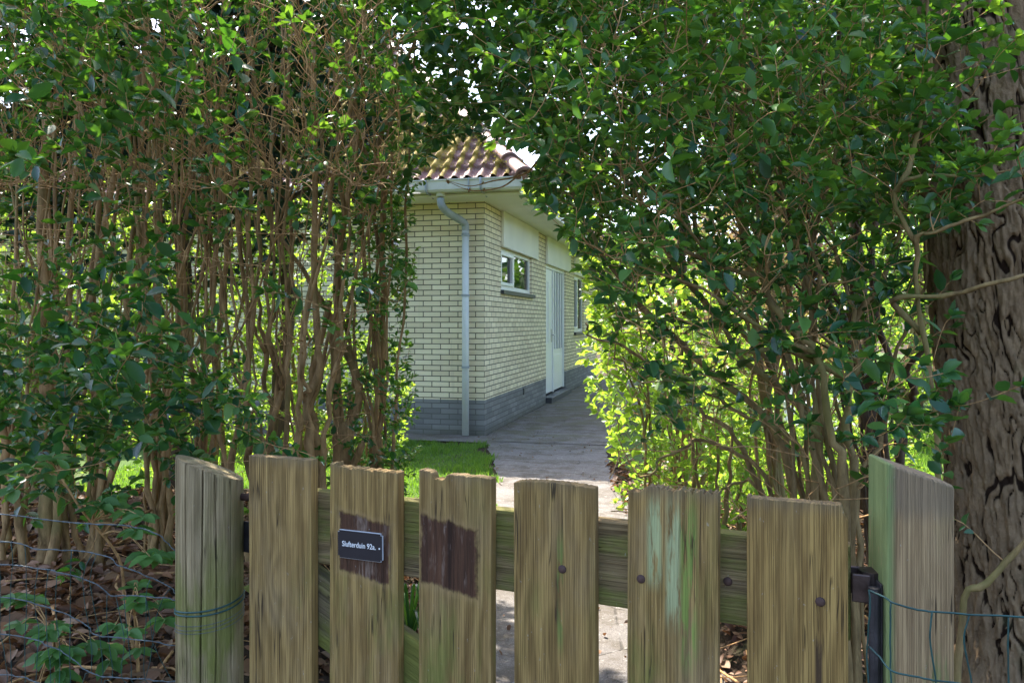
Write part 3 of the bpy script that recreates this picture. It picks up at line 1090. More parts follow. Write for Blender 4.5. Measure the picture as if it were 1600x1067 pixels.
def wood_mat(name, green=.35, light=(.395, .255, .088), dark=(.155, .09, .028), patch=None, paint=None, axis='z', wear=.35, knot=None, seed=0.0):
    t = NT(name)
    o = t.obj()
    rnd = t.n("ObjectInfo").outputs["Random"]
    off = t.comb(t.math('MULTIPLY', rnd, 7.3), t.math('MULTIPLY', rnd, 3.1), t.math('MULTIPLY', rnd, 11.7))
    st = {'z': (1, 1, .05), 'x': (.05, 1, 1)}[axis]
    g = t.scale(o, st, off)
    warp = t.noise(t.scale(o, {'z': (1, 1, .35), 'x': (.35, 1, 1)}[axis], off), 9, 3)
    sx = t.sep(o)
    across = sx[0] if axis == 'z' else sx[2]
    along = sx[2] if axis == 'z' else sx[0]
    rings = t.math('ADD', t.math('MULTIPLY', across, 210), t.math('MULTIPLY', warp, 22))
    if knot:
        dxk = t.math('SUBTRACT', across, knot[0])
        dzk = t.math('MULTIPLY', t.math('SUBTRACT', along, knot[1]), .35)
        dk = t.math('SQRT', t.math('ADD', t.math('MULTIPLY', dxk, dxk), t.math('MULTIPLY', dzk, dzk)))
        rings = t.math('ADD', rings, t.math('MULTIPLY', t.math('EXPONENT', t.math('MULTIPLY', dk, -45.0)), 14.0))
    band = t.math('ADD', t.math('MULTIPLY', t.math('SINE', rings), .5), .5)
    fine = t.noise(g, 170, 5, .7)
    fib = t.noise(t.scale(o, {'z': (1, 1, .02), 'x': (.02, 1, 1)}[axis], off), 60, 3, .6)
    gr = t.math('ADD', t.math('MULTIPLY', band, .24), t.math('ADD', t.math('MULTIPLY', fine, .50), t.math('MULTIPLY', fib, .46)))
    c = t.mix(t.ramp(gr, [(.30, 0.0), (.82, 1.0)]), dark, light)
    blot = t.noise(t.scale(o, {'z': (1, 1, .45), 'x': (.45, 1, 1)}[axis], off), 9, 4, .6)
    lines = t.noise(t.scale(o, {'z': (1, 1, .006), 'x': (.006, 1, 1)}[axis], off), 620, 2, .6)
    c = t.mix(t.math('MULTIPLY', t.step(lines, .50, .58), .45), c, t.mix(.5, dark, (.05, .03, .015)))
    gr = t.math('SUBTRACT', gr, t.math('MULTIPLY', t.step(lines, .50, .60), .5))
    c = t.mix(t.math('MULTIPLY', t.step(blot, .45, .75), wear), c, (.32, .24, .145))
    # algae settles towards the foot and along some of the grain
    low = t.step(along, 1.02, .62) if axis == 'z' else 1.0
    an = t.noise(t.scale(o, {'z': (1, 1, .28), 'x': (.3, 1, 1)}[axis], off), 14, 4, .65)
    am = t.math('MULTIPLY', t.step(an, .62 - green * .35, .86 - green * .35), t.math('ADD', t.math('MULTIPLY', low, .75), .25))
    am = t.math('MULTIPLY', am, min(1.0, .35 + green))
    c = t.mix(am, c, t.mix(fine, (.11, .115, .022), (.23, .235, .06)))
    sp = t.noise(t.scale(o, (1, 1, .5), off), 120, 3, .8)
    c = t.mix(t.math('MULTIPLY', t.step(sp, .66, .74), .45), c, (.42, .40, .34))
    # checks: long dark splits that follow the grain, and a greyed, darker end grain band at the top
    spl = t.noise(t.scale(o, {'z': (1, 1, .03), 'x': (.03, 1, 1)}[axis], off), 48, 3, .5)
    split = t.math('MULTIPLY', t.step(t.math('ABSOLUTE', t.math('SUBTRACT', spl, .5)), .012, .002), t.step(t.noise(t.scale(o, (1, 1, .6), off), 11, 2), .52, .62))
    c = t.mix(t.math('MULTIPLY', split, .85), c, (.03, .02, .012))
    if axis == 'z':
        c = t.mix(t.math('MULTIPLY', t.step(t.math('ADD', along, t.math('MULTIPLY', fine, .03)), 1.035, 1.07), .5), c, (.16, .13, .095))
    h = t.math('SUBTRACT', t.math('ADD', gr, t.math('MULTIPLY', am, .25)), t.math('MULTIPLY', split, .8))
    if paint:
        for (cx, cz, hw, hh, col, thr) in paint:
            px_ = t.math('DIVIDE', t.math('ABSOLUTE', t.math('SUBTRACT', across, cx)), hw)
            pz_ = t.math('DIVIDE', t.math('ABSOLUTE', t.math('SUBTRACT', along, cz)), hh)
            box = t.math('MULTIPLY', t.step(px_, 1.0, .35), t.step(pz_, 1.0, .5))
            streak = t.noise(t.scale(o, (1, 1, .12), off), 85, 4, .7)
            pm = t.math('MULTIPLY', box, t.step(streak, thr, thr + .16))
            c = t.mix(t.math('MULTIPLY', pm, .85), c, col)
    if patch:
        cx, cz, hw, hh = patch
        ed = t.noise(t.scale(o, (1, 1, .6)), 150, 4, .7)
        lo = t.noise(o, 26, 3)
        d = t.math('MAXIMUM', t.math('DIVIDE', t.math('ABSOLUTE', t.math('SUBTRACT', across, cx)), hw),
                   t.math('DIVIDE', t.math('ABSOLUTE', t.math('SUBTRACT', along, t.math('ADD', t.math('MULTIPLY', t.math('SUBTRACT', across, cx), -.14), cz))), hh))
        d = t.math('ADD', d, t.math('MULTIPLY', t.math('SUBTRACT', fib, .5), .30))
        d = t.math('ADD', d, t.math('ADD', t.math('MULTIPLY', t.math('SUBTRACT', ed, .5), .22), t.math('MULTIPLY', t.math('SUBTRACT', lo, .5), .22)))
        pm = t.step(d, 1.05, .90)
        rim = t.math('MULTIPLY', t.step(d, 1.25, 1.03), t.math('SUBTRACT', 1.0, pm))
        c = t.mix(t.math('MULTIPLY', rim, .35), c, (.33, .22, .10))
        pc = t.mix(t.ramp(t.math('ADD', t.math('MULTIPLY', fib, .6), t.math('MULTIPLY', fine, .5)), [(.38, 0.0), (.72, 1.0)]), (.032, .016, .010), (.13, .060, .032))
        old = t.math('MULTIPLY', t.step(t.noise(t.scale(o, (1, 1, .18), off), 45, 4, .75), .52, .66), .6)
        pc = t.mix(old, pc, (.28, .20, .155))
        ch = t.math('MULTIPLY', t.step(t.noise(t.scale(o, (1, 1, .5), off), 75, 4, .8), .66, .74), .6)
        pc = t.mix(ch, pc, (.38, .37, .37))
        c = t.mix(pm, c, pc)
        h = t.math('SUBTRACT', h, t.math('MULTIPLY', pm, .6))
    t.bump(h, .8, .0035)
    return t.set(c, .85, .22)


gate = tag(empty("garden_gate", (GO[0], GO[1], 0), math.atan2(GD[1], GD[0])),
           "low wooden garden gate of six weathered pickets across the path", "gate")


def patch_of(px, py, mid, hw, hh):
    s, z = gate_pt(px, py)
    return (s - mid, z, hw, hh)


# left px, right px, left top px, right top px, outline of the top, wood
PICKETS = [
    (397, 494, 711, 717, 'flat', dict(green=.2, knot=(-.01, .80), light=(.41, .265, .095))),
    (519, 625, 728, 733, 'worn', dict(green=.42, patch=(573, 853, .057, .056))),
    (658, 770, 738, 743, 'chip', dict(green=.5, patch=(704, 866, .057, .060), light=(.38, .25, .092))),
    (809, 935, 752, 755, 'bow', dict(green=.36, paint=[(.006, .845, .006, .05, (.05, .03, .02), .40), (.012, .86, .008, .12, (.16, .20, .05), .42)])),
    (980, 1120, 764, 771, 'rot', dict(green=.42, paint=[(-.028, .96, .016, .085, (.38, .42, .21), .34), (.002, .93, .016, .12, (.40, .44, .23), .36), (.026, .90, .018, .16, (.20, .28, .06), .38)])),
    (1170, 1327, 776, 786, 'corner', dict(green=.14, paint=[(.031, .80, .007, .06, (.05, .03, .02), .38)], light=(.42, .268, .088), dark=(.145, .08, .024), wear=.15)),
]
TH = .022
for k, (a, b, ta, tb, style, kw) in enumerate(PICKETS):
    sa, za = gate_pt(a, ta)
    sb, zb = gate_pt(b, tb)
    mid, hw = (sa + sb) / 2, (sb - sa) / 2
    za = zb = (za + zb) / 2
    if 'patch' in kw:
        kw['patch'] = patch_of(*kw['patch'][:2], mid, *kw['patch'][2:])
    x = np.linspace(-hw, hw, 121)
    q = (x + hw) / (2 * hw)
    rough = (vnoise(x * 260, k * 7.0, seed=40) - .5) + .8 * (vnoise(x * 700, k * 3.0, seed=44) - .5)
    z = np.full_like(x, za)
    if style == 'flat':
        z += .0012 * rough - .004 * (np.abs(q - .78) < .015)
    elif style == 'worn':
        z += .003 * rough + .005 * (q < .11) - .003 * sstep(.2, .3, q) * sstep(.34, .3, q) - .002 * (q > .5)
    elif style == 'chip':
        z += .0025 * rough + .004 * sstep(.18, .14, q) - .009 * sstep(.18, .21, q) * sstep(.40, .34, q)
    elif style == 'bow':
        z += .0015 * rough + .006 * np.sin(q * math.pi) ** .6 - .004
    elif style == 'rot':
        z += .0055 * rough + .004 * (vnoise(x * 70, 3.3, seed=41) - .5) - .008 * sstep(.08, .0, q) + .005 * sstep(.15, .3, q)
    elif style == 'corner':
        z += .001 * rough - .020 * sstep(.93, 1.0, q) + .002 * (q < .04)
    bm = bmesh.new()
    prof = [(-hw, .06)] + [(hw, .06)] + [(xx, zz) for xx, zz in zip(x[::-1], z[::-1])]
    vf = [bm.verts.new((px, -TH / 2, pz)) for px, pz in prof]
    vb = [bm.verts.new((px, TH / 2, pz)) for px, pz in prof]
    bm.faces.new(vf); bm.faces.new(vb[::-1])
    n = len(prof)
    for i in range(n):
        j = (i + 1) % n
        bm.faces.new((vf[j], vf[i], vb[i], vb[j]))
    bmesh.ops.recalc_face_normals(bm, faces=bm.faces[:])
    ed = [e for e in bm.edges if e.is_manifold and abs(e.calc_face_angle()) > 1.2 and (abs(e.verts[0].co.y - e.verts[1].co.y) < 1e-4)]
    bmesh.ops.bevel(bm, geom=ed, offset=.0014, segments=1, profile=.5, affect='EDGES', clamp_overlap=True)
    o = MB().bm(bm).build("picket", wood_mat("picket_wood", **kw), gate)
    o.location = (mid, 0, 0)
    o.rotation_euler = (0, (-.004, .003, .002, -.003, .004, -.002)[k], 0)

M['rail'] = wood_mat("rail_wood", .62, axis='x', light=(.29, .205, .10), dark=(.11, .075, .035), wear=.5)
s0, zt = gate_pt(395, 757)
mb = MB().box((-.567, .0135, .838), (.54, .0435, .980), .004)
mb.build("upper_rail", M['rail'], gate)
MB().box((-.567, .0135, .20), (.54, .0435, .342), .004).build("lower_rail", M['rail'], gate)
L = 1.15
bm = MB().box((-L / 2, .0137, -.065), (L / 2, .0433, .065), .004)
brace = bm.build("diagonal_brace", wood_mat("brace_wood", .80, axis='x', light=(.23, .18, .10), dark=(.09, .07, .04), wear=.4), gate)
brace.location = (-.06, 0, .585)
brace.rotation_euler = (0, math.radians(24.5), 0)
# trim the brace between the rails by shearing its ends level
me = brace.data
ang = math.radians(24.5)
for v in me.vertices:
    z_ = -v.co.x * math.sin(ang) + v.co.z * math.cos(ang) + .585
    zc = min(max(z_, .344), .836)
    if zc != z_:
        v.co.x += (z_ - zc) / math.sin(ang)
M['rust'] = simple("rusty_iron", (.075, .042, .034), .7, .4, metal=.3, var=.5, scale=60, bump=.002)
M['iron'] = simple("dark_iron", (.045, .040, .042), .55, .5, metal=.5, var=.4, scale=40, bump=.002)
M['strap'] = simple("galvanised_strap", (.085, .06, .055), .45, .5, metal=.7, var=.4, scale=40, bump=.001)
for px, py, dep in ((882, 886, -.011), (1004, 901, -.011), (1135, 912, .0135), (1282, 936, -.011), (905, 1300, -.011), (1240, 1340, -.011)):
    s, z = gate_pt(px, py)
    bm = bmesh.new()
    bmesh.ops.create_uvsphere(bm, u_segments=16, v_segments=8, radius=.0072)
    o = MB().bm(bm, Matrix.Diagonal((1, .42, 1, 1))).build("bolt_head", M['rust'], gate, True)
    o.location = (s, dep, z)
# hinge on the right and latch on the left
s1, z1 = gate_pt(1328, 897)
s2, z2 = gate_pt(1356, 945)
mb = MB().box((.47, .0445, z2), (s2 + .0, .0505, z1), .002)
mb.tube([(s2 + .004, .028, z2 - .002), (s2 + .004, .028, z1 + .002)], .017, 14)
mb.box((s1 + .002, .006, z2), (s2 + .004, .012, z1), .002)
mb.build("hinge_strap", M['strap'], gate)
sa, za = gate_pt(379, 780)
mb = MB().tube([(-.63, .03, za - .003), (-.45, .03, za - .003)], .0075, 10)
mb.build("latch_bolt", M['rust'], gate, True)
sa, za = gate_pt(385, 826)
MB().box((-.66, .046, za - .065), (-.50, .052, za), .002).build("latch_plate", M['iron'], gate)

# ------------------------------------------------------------------ gate posts
c = at(328, 900, 1.66)
post = tag(empty("gate_post", (c[0], c[1], 0)), "round wooden post with slanted top and wire loops left of the gate", "post")
t = wood_mat("round_post_wood", .62, light=(.42, .32, .18), dark=(.18, .13, .065), wear=.5)
r, nA = .0665, 300
zl, zr = at(277, 711, 1.655)[2], at(378, 750, 1.655)[2]
th = np.arange(nA) * 2 * math.pi / nA
zs = np.concatenate((np.linspace(-.1, .5, 8), np.linspace(.52, 1, 60)))
rows = []
crk = [(-1.95, .9), (-1.45, 1.2), (-1.05, .7), (-2.5, .6), (-.55, .8)]
for f in zs:
    ztop = zl + (zr - zl) * (np.cos(th) * .5 + .5) - .010 * np.sin(th)
    z = np.where(f <= .5, f * 1.0, .5 + (ztop - .5) * (f - .5) / .5)
    rr = r * (1 + .012 * (vnoise(np.cos(th) * 2 + 5, np.sin(th) * 2 + 5, f * 5, seed=50) - .5))
    for a0, dpt in crk:
        da = np.abs((th - (a0 + .03 * math.sin(f * 9 + a0 * 5)) + math.pi) % (2 * math.pi) - math.pi)
        rr = rr - .011 * dpt * np.exp(-(da / .016) ** 2) * (.4 + .6 * float(vnoise(f * 6, a0, seed=51)))
    rr = rr * (1 - .012 * sstep(.99, 1.0, f))
    rows.append(np.stack((np.cos(th) * rr, np.sin(th) * rr, z), -1))
V = np.vstack(rows)
m = len(zs)
i = np.arange(m - 1)[:, None] * nA
j = np.arange(nA)[None]
Q = np.stack((i + j, i + (j + 1) % nA, i + nA + (j + 1) % nA, i + nA + j), -1).reshape(-1, 4)
ctr = len(V)
V = np.vstack((V, [[0, 0, (zl + zr) / 2]]))
T = [(ctr, (m - 1) * nA + k_, (m - 1) * nA + (k_ + 1) % nA) for k_ in range(nA)]
link("shaft", np_mesh("shaft", V, Q, T, smooth=False), post, [t])
M['wire'] = simple("green_coated_wire", (.012, .055, .050), .5, .5, var=.3, scale=30)
M['wire_grey'] = simple("bare_steel_wire", (.10, .12, .125), .5, .4, metal=.3, var=.3, scale=30)
for (z, tilt, rad_, mt) in ((1.31 - .578, .012, .0018, 'wire'), (1.31 - .586, .010, .0018, 'wire'), (1.31 - .606, .012, .0006, 'wire_grey'), (1.31 - .614, .013, .0006, 'wire_grey'), (1.31 - .621, .011, .0006, 'wire_grey')):
    th2 = np.linspace(0, 2 * math.pi, 40)
    P = np.stack((np.cos(th2) * (r + .0012), np.sin(th2) * (r + .0012), z + tilt * np.cos(th2) + .003 * np.sin(th2 * 2)), -1)
    MB().tube(P, rad_, 6, False).build("wire_loop", M[mt], post, True)

c = at(1421, 900, 1.165)
post2 = tag(empty("gate_post", (c[0], c[1], 0), math.radians(-8)), "square wooden post with slanted top and green left face behind wire mesh", "post")
w2 = .0452
zL, zR = at(1372, 724, 1.12)[2], at(1488, 758, 1.12)[2]
bm = bmesh.new()
bmesh.ops.create_cube(bm, size=1)
for v in bm.verts:
    top = v.co.z > 0
    v.co = Vector((v.co.x * 2 * w2, v.co.y * 2 * w2, (zL if v.co.x < 0 else zR) if top else -.1))
bmesh.ops.bevel(bm, geom=bm.edges[:], offset=.005, segments=3, profile=.5, affect='EDGES')
sh = MB().bm(bm).build("shaft", wood_mat("square_post_wood", .34, light=(.44, .30, .155), dark=(.25, .16, .08), wear=.3,
                       paint=[(-.05, .95, .020, .45, (.17, .24, .085), .26), (.02, .70, .03, .2, (.20, .22, .08), .5)]), post2)
hp = MB().box((-w2 - .004, -.03, .77), (-w2 - .0005, .0, .935), .001)
hp.tube([(-w2 - .012, -.028, .78), (-w2 - .012, -.028, .93)], .008, 10)
hp.build("hinge_plate", M['iron'], post2)

# ------------------------------------------------------------------ house number sign
su, sz = gate_pt(569.5, 849)
sg = empty("house_sign", (0, 0, 0), math.atan2(GD[1], GD[0]))
w3 = np.array((GO[0], GO[1], 0)) + su * np.array((GD[0], GD[1], 0)) + np.array((GN[0], GN[1], 0)) * .0135
sg.location = (w3[0], w3[1], sz)
sg.rotation_euler = (0, math.radians(-.6), math.atan2(GD[1], GD[0]))
tag(sg, "small black sign plate with white address lettering on the second picket", "sign")
hw, hh = .0495, .0265
bm = bmesh.new()
bmesh.ops.create_cube(bm, size=1)
for v in bm.verts:
    v.co = Vector((v.co.x * 2 * hw, v.co.y * .003, v.co.z * 2 * hh))
bmesh.ops.bevel(bm, geom=[e for e in bm.edges if abs(e.verts[0].co.y - e.verts[1].co.y) > .001], offset=.004, segments=4, affect='EDGES')
MB().bm(bm).build("rim", simple("silver_rim", (.55, .56, .58), .35, .5, var=.05), sg)
bm = bmesh.new()
bmesh.ops.create_cube(bm, size=1)
for v in bm.verts:
    v.co = Vector((v.co.x * 2 * (hw - .0009), v.co.y * .0012 - .0021, v.co.z * 2 * (hh - .0009)))
bmesh.ops.bevel(bm, geom=[e for e in bm.edges if abs(e.verts[0].co.y - e.verts[1].co.y) > .001], offset=.0034, segments=4, affect='EDGES')
MB().bm(bm).build("plate", simple("black_enamel", (.018, .018, .024), .35, .5, var=.15, scale=30), sg)
cu = bpy.data.curves.new("lettering", 'FONT')
cu.body = "Slufterduin 92a."
cu.size = .0142
cu.align_x, cu.align_y = 'CENTER', 'CENTER'
cu.extrude = .0002
cu.offset = .0001
M['letter'] = simple("white_lettering", (.80, .80, .80), .5, .4, var=.03)
tmp = bpy.data.objects.new("lettering", cu)
COL.objects.link(tmp)
dg = bpy.context.evaluated_depsgraph_get()
me = bpy.data.meshes.new_from_object(tmp.evaluated_get(dg))
bpy.data.objects.remove(tmp)
tx = link("lettering", me, sg, [M['letter']])
xs = [v.co.x for v in me.vertices]
k_ = .074 / (max(xs) - min(xs))
tx.scale = (k_, 1.18 * k_, 1)
tx.location = (-.0015, -.0031, .0005)
tx.rotation_euler = (math.radians(90), 0, 0)
MB().tube([(.0435, -.0025, -.001), (.0435, -.0034, -.001)], .0016, 12).build("fixing_screw", M['letter'], sg)


# ------------------------------------------------------------------ wire fences
def wire(mb, pts, r=.0011, n=40, jig=.003, twist=False):
    P = smooth_poly(pts, n)
    P = P + np.stack([jig * (vnoise(np.arange(len(P)) * .6, k_, seed=int(abs(P[0, 0]) * 977) % 500) - .5) * 2 for k_ in (1.5, 7.5, 3.5)], -1)
    if twist:
        ph = np.arange(len(P)) * 1.9
        mb.tube(P + np.stack((0 * ph, np.cos(ph), np.sin(ph)), -1) * r * .9, r * .8, 4)
        mb.tube(P - np.stack((0 * ph, np.cos(ph), np.sin(ph)), -1) * r * .9, r * .8, 4)
    else:
        mb.tube(P, r, 5)
    return P


YF = 1.74
fe = tag(empty("wire_fence", (-1.1, YF, 0)), "sagging thin wire mesh fence tied to the round post", "wire fence")
o0 = np.array((-1.1, YF, 0))
mb = MB()
lines = []
for pl in ([(-260, 790), (-120, 798), (0, 803), (100, 815), (200, 822), (245, 834), (276, 862)],
           [(-260, 835), (0, 846), (60, 858), (120, 860), (170, 870), (185, 882), (230, 900), (262, 914), (276, 928)],
           [(-260, 872), (0, 882), (60, 888), (110, 898), (150, 912), (175, 930), (200, 930), (250, 933), (278, 937)],
           [(-260, 922), (0, 933), (70, 948), (110, 962), (140, 980), (150, 992), (210, 998), (278, 1008)],
           [(-260, 985), (0, 990), (80, 1010), (115, 1030), (150, 1054), (220, 1060), (278, 1065)],
           [(-260, 1050), (0, 1054), (60, 1066), (150, 1090), (278, 1110)]):
    P = np.array([at(x, y, YF - .05 * (x / 278.)) for x, y in pl])
    lines.append(wire(mb, P - o0, .0011, 60, .0022, True))
mb.build("strand", M['wire_grey'], fe, True)
mb = MB()
for px in np.arange(-250, 278, 18.0):
    pts = []
    for L_ in lines[1:]:
        ux = HX + (L_[:, 0] + o0[0]) / (L_[:, 1] + o0[1]) * F
        tgt = px + rng.normal(0, 3) + (20 if px > 120 else 0) * rng.uniform(-.5, 1)
        i = int(np.argmin(np.abs(ux - tgt)))
        pts.append(L_[i])
    a = 0 if rng.uniform() < .85 else 1
    pts = pts[a:]
    pts.append(pts[-1] + np.array((0, 0, -.4)))
    wire(mb, pts, .00075, 14, .003)
mb.build("upright_wires", M['wire'], fe, True)

fe2 = tag(empty("wire_fence", (.75, 1.05, 0)), "dark green welded mesh fence running past the tree trunk", "wire fence")
o0 = np.array((.75, 1.05, 0))
mb = MB()


def fp(px, py, dY=0.0):
    Y = np.interp(px, [1350, 1400, 1490, 1900], [1.115, 1.062, 1.058, .98]) + dY
    return at(px, py, Y) - o0


top = wire(mb, [fp(1358, 922), fp(1380, 932), (fp(1398, 942)), fp(1430, 951), fp(1480, 957), fp(1600, 964), fp(1900, 985)], .0014, 50, .001)
mid_ = wire(mb, [fp(1358, 1010), fp(1372, 1024), fp(1395, 1048), fp(1440, 1058), fp(1480, 1065), fp(1600, 1078), fp(1900, 1110)], .0014, 50, .001)
bot = wire(mb, [fp(1358, 1110), fp(1395, 1150), fp(1480, 1168), fp(1600, 1182), fp(1900, 1210)], .0014, 50, .001)
for px in (1358, 1392, 1457, 1514, 1576, 1640, 1705, 1775, 1850):
    ya, yb, yc = (np.interp(px, [1358, 1395, 1480, 1600, 1900], q_) for q_ in ([922, 941, 957, 964, 985], [1010, 1048, 1065, 1078, 1110], [1110, 1150, 1168, 1182, 1210]))
    w_ = rng.normal(0, 2.5, 3)
    wire(mb, [fp(px, ya), fp(px - 2 + w_[0], ya * .6 + yb * .4), fp(px + w_[1], yb), fp(px + 2 + w_[2], (yb + yc) / 2), fp(px, yc)], .0012, 20, .001)
mb.build("mesh", M['wire'], fe2, True)

# ------------------------------------------------------------------ left hedge: old privet, bare at the foot
LH = "old privet bushes of the left hedge"
left = []


def privet(px, Y, label, stems, cat="bush", group=LH, leaf='leaf', bark='stem', name="privet_bush"):
    """stems: (base px, top px, top py, top depth, r0, r1, bend px)"""
    b = ground_pt(px, Y)
    pl = Plant(name, label, cat, b, group, leaf, bark)
    for bx, tx_, ty, tY, r0, r1, bend in stems:
        a = ground_pt(bx, Y + rng.uniform(-.06, .06))
        a[2] = hz(a[0], a[1]) - .03
        e = at(tx_, ty, tY)
        md = (a + e) / 2 + np.array((bend / F * Y, rng.uniform(-.08, .08), 0))
        q = a * .72 + e * .28 + np.array((bend * .8 / F * Y, rng.uniform(-.05, .05), 0))
        P, R = pl.stem([a, q, md, e], r0 * .68, r1 * .8, .012, 26)
        if rng.uniform() < .75:
            i_ = int(rng.integers(7, min(16, len(P) - 3)))
            tip = at(tx_ + rng.choice((-1, 1)) * rng.uniform(50, 150), rng.uniform(-80, 200), tY + rng.uniform(-.4, .3))
            k0 = P[i_]
            fork = [k0, k0 * .7 + tip * .3 + np.array((0, 0, -.10)), tip]
            if not in_open(smooth_poly(fork, 24)).any():
                pl.stem(fork, R[i_] * .62, r1 * .6, .012, 18)
    return pl


def fan(px, n, spread, Y, top=(-60, 140), r=(.007, .026), lean=0):
    spread = spread * 1.6
    out = []
    for i in range(n):
        bx = px + rng.uniform(-1, 1) * spread * .35
        out.append((bx, bx + rng.uniform(-1, 1) * spread + lean, rng.uniform(*top), Y + rng.uniform(-.5, .35), rng.uniform(*r), rng.uniform(.004, .008), rng.uniform(-26, 26)))
    return out


left.append(privet(20, 3.25, "dense leafy privet bush at the left edge with purplish forked trunk", [(62, 75, 120, 3.3, .055, .018, -8), (70, 130, 60, 3.2, .030, .010, 14), (45, -20, 40, 3.1, .028, .010, -12)] + fan(20, 6, 70, 3.2)))
left.append(privet(150, 3.35, "privet bush with leaning brown stems behind the green sapling", [(150, 175, 60, 3.4, .034, .012, -6), (160, 230, 20, 3.3, .026, .009, 10)] + fan(140, 6, 70, 3.4)))
left.append(privet(255, 3.3, "privet bush with broad dark leaf sprays just left of the round post", [(230, 265, 110, 3.3, .036, .012, 6), (262, 285, 30, 3.3, .024, .008, -8), (270, 205, 60, 3.3, .018, .007, -10)] + fan(260, 5, 60, 3.3)))
left.append(privet(335, 3.4, "thin twiggy privet bush directly behind the round post", [(330, 350, 40, 3.4, .026, .009, 5)] + fan(330, 6, 60, 3.4)))
left.append(privet(400, 3.3, "privet bush of straight bare stems behind the leftmost picket", [(395, 372, 200, 3.25, .027, .010, -3), (418, 440, 30, 3.3, .022, .008, 6), (440, 560, 180, 3.5, .020, .007, 34)] + fan(410, 4, 55, 3.4)))
left.append(privet(480, 3.2, "privet bush with one long smooth stem rising between the two leftmost pickets", [(481, 490, 60, 3.1, .031, .012, 2), (470, 380, 300, 3.3, .018, .006, -20)] + fan(470, 4, 50, 3.4)))
# the thick stump behind the gate that splits into several stems
b = ground_pt(530, 3.55)
pl = Plant("privet_bush", "old privet with thick split stump and cut stubs behind the patched picket", "bush", b, LH)
pl.stem([ground_pt(535, 3.55), at(537, 740, 3.55), at(532, 660, 3.55)], .062, .045, .006, 12)
pl.stem([at(534, 700, 3.55), at(527, 560, 3.55), at(528, 380, 3.55), at(545, 250, 3.6), at(548, 60, 3.5)], .024, .009)
pl.stem([at(532, 690, 3.55), at(518, 600, 3.5), at(520, 420, 3.45), at(530, 300, 3.4), at(520, 50, 3.3)], .019, .007)
pl.stem([at(540, 690, 3.55), at(560, 620, 3.6), at(530, 520, 3.6), at(470, 420, 3.6), at(425, 340, 3.6), at(380, 200, 3.5)], .020, .006)
pl.stem([ground_pt(520, 3.5), at(500, 700, 3.5), at(488, 640, 3.5), at(500, 560, 3.5), at(515, 470, 3.5)], .026, .012)
pl.stem([at(545, 740, 3.5), at(560, 705, 3.48), at(568, 690, 3.46)], .020, .014, .002, 8)
pl.stem([at(540, 700, 3.56), at(553, 600, 3.6), at(545, 500, 3.65), at(560, 400, 3.7)], .014, .006)
left.append(pl)
left.append(privet(580, 3.6, "last privet bush of the left hedge with leafy stems beside the lawn", [(582, 590, 240, 3.55, .027, .016, -4), (600, 584, 300, 3.7, .022, .010, 4), (575, 555, 480, 3.6, .020, .008, 0)] + [(585, 610, 60, 3.4, .016, .006, 6), (590, 570, 20, 3.4, .014, .005, -8), (588, 650, 40, 3.3, .014, .005, 10)]))
# V of branches at its head
pl = left[-1]
pl.stem([at(589, 260, 3.55), at(605, 190, 3.5), at(650, 80, 3.4), at(700, -20, 3.2)], .015, .005)
pl.stem([at(589, 270, 3.55), at(572, 190, 3.5), at(575, 80, 3.4), at(560, -60, 3.3)], .014, .005)
# bare twigs of the shaded upper half, no leaves
grow(left, above_ground(region(-40, 630, -100, 300, 2.2, 3.3, 2300)), .04, leafy=.0, maxlen=.8, r_tip=.0015, thick=.0066, up=.6)
grow(left, above_ground(region(-40, 620, 230, 420, 2.4, 3.5, 420)), .04, leafy=.0, maxlen=.8, r_tip=.0015, thick=.0060, up=.6)
grow(left, above_ground(region(-40, 600, 380, 680, 2.5, 3.5, 170)), .04, leafy=.0, maxlen=.7, r_tip=.0013, thick=.0050, up=.5)
# leaf masses: the shaded back of the hedge head, then the front
grow(left, region(-160, 640, -420, 120, 3.5, 4.3, 800), .062, 5, .25, maxlen=1.3)
grow(left, region(-160, 360, 100, 330, 3.7, 4.4, 300), .058, 5, .25, maxlen=1.1)
grow(left, region(-80, 330, -140, 240, 1.9, 2.8, 620, 6, .14), .056, 4, .3, maxlen=1.2)
grow(left, region(-80, 360, -300, 50, 2.3, 3.4, 420, 5, .16), .055, 4, .4, maxlen=1.2)
grow(left, region(300, 640, 40, 250, 2.4, 3.4, 130, 4, .12), .050, 4, .5, maxlen=1.0)
grow(left, above_ground(region(-60, 350, 480, 680, 1.9, 2.7, 260, 5, .10)), .054, 4, .3, maxlen=1.2)
grow(left, above_ground(region(-60, 250, 380, 560, 2.2, 3.0, 70, 4, .10)), .052, 4, .35, maxlen=1.0)
grow(left, above_ground(region(60, 420, 600, 780, 2.0, 3.0, 110, 4, .12)), .044, 4, .65, maxlen=.9)
grow(left, above_ground(region(40, 620, 200, 480, 2.4, 3.3, 75, 3, .10)), .046, 3, .6, maxlen=.9)
grow([left[-1], left[-2]], region(535, 655, 250, 780, 3.3, 4.1, 520, 3, .08), .042, 5, .9, maxlen=.8)
# arch over the gate
grow([left[-1], left[-2], left[-3]], region(560, 840, -330, 205, 2.4, 3.9, 1000, 4, .15), .054, 5, .5, maxlen=1.5, up=.2)

